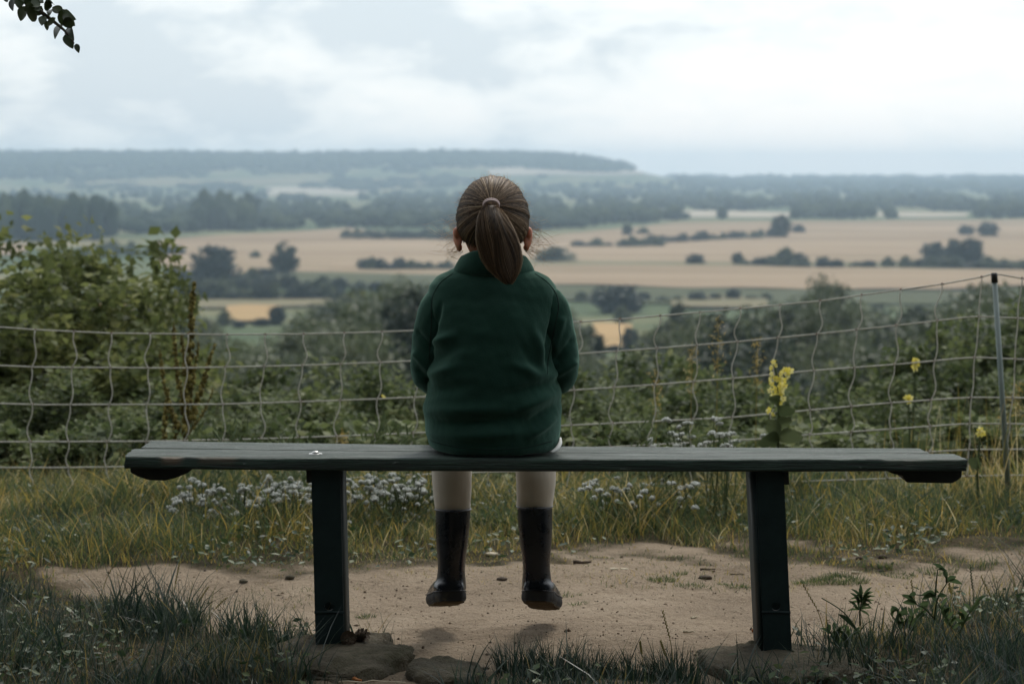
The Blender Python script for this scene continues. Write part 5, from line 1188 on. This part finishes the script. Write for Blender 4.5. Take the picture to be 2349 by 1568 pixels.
umbel_plant(1615, 962, 60, 24, 7.9, 'white flower heads standing above the bench plank', 1, hs=.0145); umbel_plant(1670, 985, 36, 14, 7.8, 'smaller white flower cluster next to the yellow mullein', 2, hs=.0145); umbel_plant(1520, 1018, 40, 10, 8.0, 'low white flower tops just peeping over the plank', 3)
umbel_plant(660, 1098, 70, 44, 7.75, 'dense white flowers beside the upright bench leg', 4); umbel_plant(540, 1112, 80, 34, 7.8, 'white flowers spreading under the plank end', 5); umbel_plant(870, 1092, 70, 50, 7.8, 'white flower drift between bench leg and leggings', 6); umbel_plant(930, 1096, 45, 24, 7.75, 'white flowers touching the cream leggings in view', 7)
umbel_plant(1480, 1090, 60, 36, 7.75, 'white flowers under the plank past the boots', 8); umbel_plant(1400, 1104, 50, 22, 7.7, 'sparse white flowers in grass past the boots', 9); umbel_plant(450, 1102, 40, 12, 7.9, 'few white flowers under the hanging plank cleat', 10)

# ------------------------------------------------------------------ grass: uncountable
m_grass = foliage('verge_grass', [(0, (.032, .058, .030)), (.30, (.078, .118, .052)), (.54, (.155, .185, .064)), (.72, (.36, .285, .068)), (.85, (.52, .36, .095)), (1, (.62, .53, .30))], .5, .5, 0, .3)
m_grass2 = foliage('tuft_grass', [(0, (.012, .028, .019)), (.45, (.032, .060, .038)), (.75, (.066, .098, .056)), (.90, (.16, .165, .06)), (1, (.36, .27, .10))], .35, .35, 0, .55)
def grass(name, n, xr, yr, hfun, wid, colf, mat, label, seed, mask=None, seg=3, bend=(.2, .9), lean=.25, clumps=None):
    g = rng(seed); x = g.uniform(*xr, n); y = g.uniform(*yr, n)
    if clumps:
        nc = n // clumps; ci = g.integers(0, nc, n); cx_ = g.uniform(*xr, nc); cy_ = g.uniform(*yr, nc); x = cx_[ci] + g.normal(0, .035, n); y = cy_[ci] + g.normal(0, .035, n); ch = g.uniform(.55, 1.35, nc)[ci]; ct = g.normal(0, .12, nc)[ci]
    else: ch = np.ones(n); ct = np.zeros(n)
    k = (grass_mask(x, y) if mask is None else mask(x, y)) > g.uniform(.1, 1, n); x, y, ch, ct = x[k], y[k], ch[k], ct[k]; n = len(x)
    P = np.stack([x, y, gz(x, y) - .004], -1); H = hfun(x, y) * ch * g.uniform(.45, 1.25, n); H = np.clip(H, .012, 1); Wd = wid * g.uniform(.6, 1.4, n) * np.clip(H / .12, .5, 1.2)
    patch = fn(np.stack([x, y], -1), 3.2, seed + 3, 3); H = np.clip(H * (1 + .75 * fn(np.stack([x, y], -1), 4.2, 207, 3)), .012, 1)
    V, F, m_ = blades(P, H, Wd, g.uniform(0, lean, n), g.uniform(*bend, n) * g.uniform(.3, 1, n), g.uniform(0, 6.28, n), seg); c_ = np.clip(colf(x, y, g, n) + ct + .30 * patch, 0, 1)
    return tag(obj(name, np_mesh(name, V, F, False, np.repeat(c_, m_)), mat), label, 'grass', None, 'stuff')
def h_verge(x, y):
    e = y - np.interp(x, VX, VY); return .026 + .068 * sstep(e / .8) + .008 * sstep((y - 7.85) / .6) + .02 * fn(np.stack([x, y], -1), 4, 5, 2)
cv_ = lambda x, y, g, n: np.clip(g.beta(1.5, 1.8, n) + .04, 0, 1)
grass('verge_grass', 104000, (-3.5, 3.5), (6.3, 9.3), h_verge, .0046, cv_, m_grass, 'long green and straw-coloured grass between path and netting', 201, seg=3, clumps=9, bend=(.3, 1.25), lean=.55)
grass('verge_undergrowth', 64000, (-3.5, 3.5), (6.4, 9.3), lambda x, y: h_verge(x, y) * .6 + .01, .0060, lambda x, y, g, n: g.uniform(0, .75, n), m_grass, 'short dense grass at the foot of the verge', 202, seg=2)
grass('tall_straw', 2000, (-3.5, 3.5), (7.7, 9.6), lambda x, y: .13 + .24 * sstep((x - 1.15) / .5), .0022, lambda x, y, g, n: g.uniform(.55, 1, n), m_grass, 'thin tall straw stalks along the netting', 203, seg=4, bend=(.05, .35), lean=.15)
def h_near(x, y): return .05 + .05 * (fn(np.stack([x, y], -1), 6, 15, 2) > -.1) * 1.0 + .012 * fn(np.stack([x, y], -1), 9, 16, 2)
nm = lambda x, y: grass_mask(x, y) * (y < np.interp(x, VX, VY) - .12)
cn = lambda x, y, g, n: np.where(g.uniform(0, 1, n) < .10, g.uniform(.75, 1, n), g.beta(1.6, 2.2, n) * .85)
grass('near_grass', 66000, (-2.1, 2.1), (4.3, 6.6), h_near, .0038, cn, m_grass2, 'dark green grass growing in front of the bench', 204, nm, 3, (.15, 1.0), .35, 11)
grass('near_undergrowth', 30000, (-2.1, 2.1), (4.6, 6.6), lambda x, y: np.full(len(x), .028), .0028, lambda x, y, g, n: g.uniform(0, .7, n), m_grass2, 'short matted grass under the dark green blades', 205, nm, 3, (.2, 1), .4)
def edge_mask(x, y):
    e = y - np.interp(x, VX, VY); P = np.stack([x, y], -1)
    return ((fn(P, 6.5, 231, 3) > -.05) & (e > -.42) & (e < .12)) * .9 + ((fn(P, 7.5, 232, 3) > .2) & (grass_mask(x, y) < .6) & (y < 6.1) & (np.abs(x) > .62)) * .8
grass('path_edge_grass', 26000, (-2.2, 2.2), (5.1, 7.0), lambda x, y: np.full(len(x), .020), .0034, lambda x, y, g, n: g.uniform(.1, .8, n), m_grass, 'short ragged grass creeping over the path edges', 206, edge_mask, 3, (.2, 1.1), .6)
m_clov = foliage('broad_weed', [(0, (.022, .045, .020)), (.6, (.060, .100, .036)), (1, (.13, .16, .055))], .3, .5, 0, .4)
g = rng(211); n = 15000; x = g.uniform(-2.3, 2.3, n); y = 4.6 + 4.2 * g.uniform(0, 1, n); k = (grass_mask(x, y) > .5) & (fn(np.stack([x, y], -1), 5.0, 212, 3) > .0); x, y = x[k], y[k]; n = len(x); a = g.uniform(0, 6.28, n)
V, F = leaf_cloud(np.stack([x, y, gz(x, y) + g.uniform(.008, .055, n)], -1), np.stack([np.cos(a), np.sin(a), g.normal(.1, .35, n)], -1), unit(g.normal(size=(n, 3)) * .45 + [0, -.3, 1]), g.uniform(.014, .034, n), g.uniform(.009, .018, n))
tag(obj('broad_leaved_weeds', np_mesh('broad_leaved_weeds', V, F, False, np.repeat(g.uniform(0, 1, n), 4)), m_clov), 'small broad leaves of weeds mixed into the grass', 'weeds', None, 'stuff')
def tuft(x, y, n, rad, h, label, seed, mat=None, wid=.0026, col=(.1, .7), name='grass_tuft', spread=.35, group=None):
    g = rng(seed); q = pg(x, y); rr = rad * np.sqrt(g.uniform(0, 1, n)); a = g.uniform(0, 6.28, n); xx = q[0] + rr * np.cos(a); yy = q[1] + rr * np.sin(a) * .6; P = np.stack([xx, yy, gz(xx, yy) - .004], -1)
    H = h * g.uniform(.4, 1.2, n); az = a + g.normal(0, .5, n); V, F, m_ = blades(P, H, wid * g.uniform(.7, 1.3, n), g.uniform(0, spread, n), g.uniform(.05, .5, n), az, 4); o_ = obj(name, np_mesh(name, V - q, F, False, np.repeat(g.uniform(*col, n), m_)), mat or m_grass2, None, tuple(q)); return tag(o_, label, 'grass', group)
tuft(1190, 1545, 220, .055, .085, 'bristly dark grass tuft next to the half buried stone', 1); tuft(1265, 1550, 260, .06, .095, 'tallest bristly grass tuft on the sand below the boots', 2); tuft(1350, 1555, 220, .05, .085, 'bristly grass tuft in the middle of the foreground row', 3); tuft(1450, 1560, 200, .055, .070, 'thinner grass tuft in the foreground row', 4); tuft(1545, 1560, 260, .06, .085, 'grass tuft with seed spikes beside the overhanging stone', 5)
tuft(560, 1470, 200, .06, .11, 'spiky long grass fanning out beside the bench leg', 6); tuft(640, 1490, 160, .05, .09, 'dark grass fan leaning towards the bench leg', 7); tuft(420, 1430, 160, .06, .08, 'loose grass tuft edging the sand at the verge corner', 8)
for k, (x, y, n, rd, h) in enumerate([(1930, 1330, 420, .075, .022), (1870, 1335, 260, .06, .020), (2060, 1322, 160, .05, .018), (2150, 1312, 200, .06, .022), (1520, 1332, 150, .04, .022), (1590, 1342, 120, .05, .016), (1690, 1345, 150, .05, .016), (1300, 1365, 90, .04, .014), (1325, 1385, 70, .03, .012), (840, 1416, 90, .025, .016), (2030, 1302, 90, .02, .026), (1560, 1318, 70, .02, .016)]):
    tuft(x, y, n, rd, h, 'low green clump growing out of the sandy path', 20 + k, m_grass, .0024, (.15, .6), 'low_grass_clump', .6, 'low green clumps on the path')
def seed_spike(x, yb, xt, yt, Yp, label, seed, thick=.0028, col=.75, group=None):
    g = rng(seed); b0 = pg(x, yb); Yp = b0[1]; tp = at(xt, yt, Yp) - b0; P = spline([np.zeros(3), tp * .5 + np.array([tp[0] * -.15, 0, 0]), tp], 16); mb = MB(); mb.add(*tube(P, np.linspace(.0011, .0006, 16), 5), r=.6)
    V, F = ico(1)
    for k in range(15):
        f = 1 - k * .03; c_ = np.array([np.interp(f, np.linspace(0, 1, 16), P[:, d_]) for d_ in range(3)]); mb.add(V * np.array([thick * .55, thick * .5, thick * 1.1]) + c_ + np.array([(-1) ** k * thick * .5, 0, 0]), F, col)
    return tag(obj('grass_spike', mb.mesh('grass_spike'), m_stalk if col > .5 else m_stem, None, tuple(b0)), label, 'grass', group)
GS = 'single grass seed spikes'
for k, (x, yb, xt, yt) in enumerate([(1535, 1548, 1515, 1468), (1548, 1540, 1520, 1400), (1895, 1460, 1842, 1340), (440, 1420, 478, 1345), (395, 1400, 412, 1290), (230, 1370, 280, 1265), (475, 1425, 520, 1370), (2235, 1420, 2226, 1300), (2290, 1430, 2250, 1320), (2105, 1445, 2090, 1330), (1475, 1535, 1468, 1470), (2190, 1420, 2172, 1318)]):
    seed_spike(x, yb, xt, yt, 0, 'thin grass stalk with seed spike rising against the sand', 300 + k, .0028, .3 if k in (7,) else .7, GS)
# leafy weeds at the right
def weed(x, yb, label, specs, stems, seed, mat, name='leafy_weed'):
    b0 = pg(x, yb); Yp = b0[1]; r = thing(name, label, 'weed', tuple(b0))
    for st in stems:
        V, F = tube(spline([at(a, c_, Yp) - b0 for a, c_ in st], 14), np.linspace(.0026, .0013, 14), 6); obj('stem', np_mesh('stem', V, F, True, np.full(len(V), .3)), m_stem, r)
    for (a, b_, a2, b2, w, rr) in specs:
        mb = MB(); big_leaf(mb, at(a, b_, Yp) - b0, at(a2, b2, Yp - .012) - b0, w * .62, .10, rr); obj('leaf', mb.mesh('leaf', True), mat, r)
m_weed = foliage('weed_leaf', [(0, (.030, .056, .028)), (1, (.12, .17, .07))], .4, .55, 0, .3)
def Z(a, b): return (1980 + a * .2353) / 1.0643, (1300 + b * .2353) / 1.0643
def zl(a, b, a2, b2, w, r): return (*Z(a, b), *Z(a2, b2), w, r)
weed(2140, 1480, 'leafy weed with bramble-like leaves on a bent stem', [zl(1410, 500, 1505, 450, .024, .4), zl(1420, 500, 1570, 530, .022, .5), zl(1410, 480, 1380, 390, .018, .3), zl(1400, 400, 1260, 320, .016, .3), zl(1320, 375, 1415, 395, .014, .2), zl(1310, 660, 1410, 650, .024, .2), zl(1300, 650, 1150, 640, .034, .3), zl(1280, 640, 1150, 690, .030, .5), zl(1090, 640, 1010, 650, .030, .35), zl(1100, 740, 940, 640, .020, .3), zl(1100, 740, 950, 720, .028, .6), zl(1200, 770, 1160, 710, .034, .6), zl(1280, 600, 1330, 620, .016, .2), zl(1000, 850, 930, 810, .03, .4), zl(1180, 860, 1090, 860, .03, .3)],
     [[Z(1280, 900), Z(1300, 720), Z(1330, 640), Z(1410, 520)], [Z(1410, 520), Z(1400, 440), Z(1390, 390), Z(1320, 375)], [Z(1270, 880), Z(1180, 780), Z(1090, 740)], [Z(1300, 660), Z(1200, 650), Z(1090, 640)], [Z(1290, 640), Z(1300, 500), Z(1315, 380)]], 1, m_weed)
sp = []
for (cx_, cy_) in ((520, 720), (500, 800), (530, 680)):
    for (dx_, dy_) in ((-115, -100), (-60, -40), (-130, 10), (120, -70), (140, -20), (-20, -150), (100, -120), (110, 60)): sp.append(zl(cx_, cy_, cx_ + dx_, cy_ + dy_, .011, .5 + .4 * math.sin(dx_)))
weed(1975, 1475, 'upright weed with narrow willow-like leaves in a star', sp, [[Z(510, 960), Z(505, 820), Z(525, 700), Z(530, 640)]], 2, m_weed, 'narrow_leaf_weed')
weed(1985, 1530, 'curved yellowing stem bowed over the grass with one dark leaf', [zl(460, 1000, 280, 840, .018, .1)], [[Z(550, 1560), Z(555, 1300), Z(520, 1090), Z(460, 970), Z(330, 800), Z(110, 675)]], 3, m_weed, 'bowed_weed')
gw = rng(333)
def bushy_weed(x, yb, h, label):
    sp_, st_ = [], []
    for q in range(4):
        xt = x + gw.uniform(-45, 45); yt = yb - h * gw.uniform(.6, 1.0); st_.append([(x, yb), ((x + xt) / 2, (yb + yt) / 2 - 6), (xt, yt)])
        for f in np.linspace(.35, 1, 6):
            lx, ly = x + (xt - x) * f, yb + (yt - yb) * f; a = gw.uniform(-2.6, -.5); l = gw.uniform(16, 30); sp_.append((lx, ly, lx + l * math.cos(a) * 1.2, ly + l * math.sin(a), .014, gw.uniform(.1, .8)))
    weed(x, yb, label, sp_, st_, 9, m_weed, 'bushy_weed')
bushy_weed(2080, 1470, 80, 'bushy weed crowding the bent bramble-like stem'); bushy_weed(2195, 1465, 95, 'bushy weed in grass past the bent bramble-like stem'); bushy_weed(1930, 1500, 60, 'small bushy weed nestled beside the leaning bench leg')
# tall feathery grass panicles behind the netting
def panicle(x, yt, yb, Yp, label, seed):
    g = rng(seed); b0 = at(x, yb, Yp); b0[2] = float(gz(b0[0], b0[1])) ; tp = at(x + 8, yt, Yp) - b0; mb = MB(); P = spline([np.zeros(3), tp * .5, tp], 14); mb.add(*tube(P, np.linspace(.002, .001, 14), 5), r=.7); n = 90
    f = g.uniform(.72, 1, n); c_ = np.stack([np.interp(f, np.linspace(0, 1, 14), P[:, d_]) for d_ in range(3)], -1); V, F = leaf_cloud(c_ + g.normal(0, .012, (n, 3)), unit(g.normal(size=(n, 3)) + [0, 0, .5]), unit(g.normal(size=(n, 3))), g.uniform(.01, .03, n), np.full(n, .003)); mb.add(V, F, np.repeat(g.uniform(.7, 1, n), 4))
    tag(obj('feathery_grass', mb.mesh('feathery_grass'), m_grass, None, tuple(b0)), label, 'grass', 'feathery grasses behind the netting')
for k, (x, yt) in enumerate([(1640, 725), (1730, 775), (1580, 790), (780, 990), (2330, 880), (2300, 900), (1500, 850)]): panicle(x, yt, 1150, 9.3, 'feathery pale grass panicle standing behind the netting', 400 + k)

# ------------------------------------------------------------------ tree overhanging the view
def over_tree():
    base = np.array([-4.6, 2.6, 0]); base[2] = float(gz(base[0], base[1])); r = thing('overhanging_tree', 'tree whose dark leafy twig hangs into the sky', 'tree', tuple(base)); g = rng(500); tb = MB()
    tb.add(*tube(spline([[0, 0, -.3], [.05, 0, 1.5], [.3, .1, 3.2], [.7, .1, 5.5], [.9, .2, 7.5]], 16), np.linspace(.26, .10, 16), 14))
    limbs = [([.2, .1, 2.6], [1.6, .6, 4.2], [4.2, .9, 5.4], [6.8, .6, 5.6]), ([.3, .1, 3.2], [1.2, -1.2, 4.6], [3.2, -3.0, 5.8], [5.2, -4.5, 6.0]), ([.5, .1, 4.3], [-1.2, .6, 5.6], [-3.0, 1.2, 6.4]), ([.6, .1, 4.8], [2.0, 1.2, 6.4], [3.6, 2.0, 7.6], [5.0, 2.2, 8.2]), ([.7, .1, 5.5], [.3, -1.6, 7.0], [-.4, -3.4, 7.6]), ([.15, .05, 2.2], [.9, 1.2, 3.1], [1.9, 2.8, 3.2], [2.45, 3.55, 2.2])]
    ends = []
    for l in limbs:
        P = spline(l, 14); tb.add(*tube(P, np.linspace(.10, .02, 14), 8)); ends += [P[k] for k in (6, 8, 10, 12, 13)]
    obj('trunk', tb.mesh('trunk', True), m_bark, r)
    # crown
    g = rng(501); cen = []
    for e in ends[:-5]:
        for _ in range(8): cen.append(e + g.normal(0, 1, 3) * np.array([.75, .75, .45]))
    for e in ends[-5:-1]:
        for _ in range(3): cen.append(e + g.normal(0, 1, 3) * np.array([.22, .22, .15]) + np.array([-.25, 0, .2]))
    cen = np.array(cen); per = 60; P = (cen[:, None] + g.normal(0, 1, (len(cen), per, 3)) * np.array([.38, .38, .24])).reshape(-1, 3)
    n = len(P); V, F = leaf_cloud(P, unit(g.normal(size=(n, 3)) + [0, 0, -.5]), unit(g.normal(size=(n, 3)) * .5 + [0, 0, 1]), g.uniform(.09, .15, n), g.uniform(.06, .10, n)); mb = MB(); mb.add(V, F, np.repeat(g.uniform(.1, .7, n), 4)); obj('crown', mb.mesh('crown'), m_tree, r)
    # the twig in view
    Yt = 6.1; tw = obj('twig', None, None, r)
    path = [(-60, -60), (20, -20), (70, 10), (110, 40), (150, 70), (170, 100)]; Q = [np.array(limbs[-1][-1])] + [at(a, b_, Yt) - base for a, b_ in path]
    V, F = tube(spline(Q, 20), np.linspace(.012, .0018, 20), 6); bpy.data.objects.remove(tw); tw = obj('twig', np_mesh('twig', V, F, True), m_bark, r)
    m_tl = foliage('twig_leaf', [(0, (.018, .030, .014)), (1, (.05, .075, .028))], .12, .45, 0, .5)
    def Zl(a, b_): return (a * .2554) / 1.0643, (b_ * .2554) / 1.0643
    LV = [(110, -10, 125, 110, 60), (240, 60, 195, 205, 95), (190, 0, 175, 80, 60), (330, 90, 300, 205, 80), (300, 20, 390, 110, 90), (420, 40, 500, 60, 80), (470, -10, 520, 40, 60), (410, 150, 400, 250, 55), (500, 70, 600, 120, 75), (560, 110, 720, 250, 120), (600, 120, 730, 190, 95), (620, 170, 690, 270, 90), (590, 230, 525, 380, 75), (440, 190, 450, 295, 35), (530, 170, 450, 250, 40), (640, 270, 710, 390, 62), (620, 330, 700, 470, 70), (725, 420, 755, 510, 38), (380, 10, 290, 60, 80), (250, -20, 330, 60, 80), (330, 60, 230, 100, 90), (400, 60, 330, 150, 70), (60, -30, 70, 25, 45), (360, -30, 420, 30, 70), (150, -40, 230, 40, 90), (500, 90, 470, 160, 50)]
    for k, (a, b_, a2, b2, w) in enumerate(LV):
        A, B = at(*Zl(a, b_), Yt + g.uniform(-.05, .05)) - base, at(*Zl(a2, b2), Yt + g.uniform(-.06, .06)) - base; mb = MB(); d = B - A; l = np.linalg.norm(d); s_ = np.cross(d, [0, 1, 0]); s_ = s_ / np.linalg.norm(s_) + np.array([0, g.uniform(-.9, .9), 0]); s_ /= np.linalg.norm(s_); n_ = np.cross(d / l, s_); w_ = w * .24 / FPX * Yt * .82
        f = np.linspace(0, 1, 10); ww = w_ * np.sin(np.pi * f ** .8) ** .75 * (1 - .25 * f); c_ = A + d * f[:, None] + n_ * (.08 * l * np.sin(np.pi * f))[:, None]
        V = np.stack([c_ - s_ * ww[:, None], c_ - n_ * (ww * .25)[:, None], c_ + s_ * ww[:, None]], 1).reshape(-1, 3); F = [[q * 3 + e, q * 3 + e + 1, q * 3 + e + 4, q * 3 + e + 3] for q in range(9) for e in (0, 1)]; mb.add(V, F, g.uniform(0, 1)); obj('leaf', mb.mesh('leaf', True), m_tl, tw)
over_tree()

# ------------------------------------------------------------------ haze over the valley
HAZE = 1.65e-4
V, F = box(-6000, 6000, -62, 8000, -42.5, 58)
m_haze = bpy.data.materials.new('haze'); m_haze.use_nodes = True; t = m_haze.node_tree; t.nodes.clear(); o = N(t, 'ShaderNodeOutputMaterial'); pv = N(t, 'ShaderNodeVolumePrincipled')
pv.inputs['Color'].default_value = (0.62, 0.81, 1.0, 1); pv.inputs['Density'].default_value = HAZE; pv.inputs['Anisotropy'].default_value = 0.5; L(t, pv.outputs[0], o.inputs['Volume'])
hz = tag(obj('haze', np_mesh('haze', V, F), m_haze), 'pale blue haze filling the valley air', 'haze', None, 'stuff')
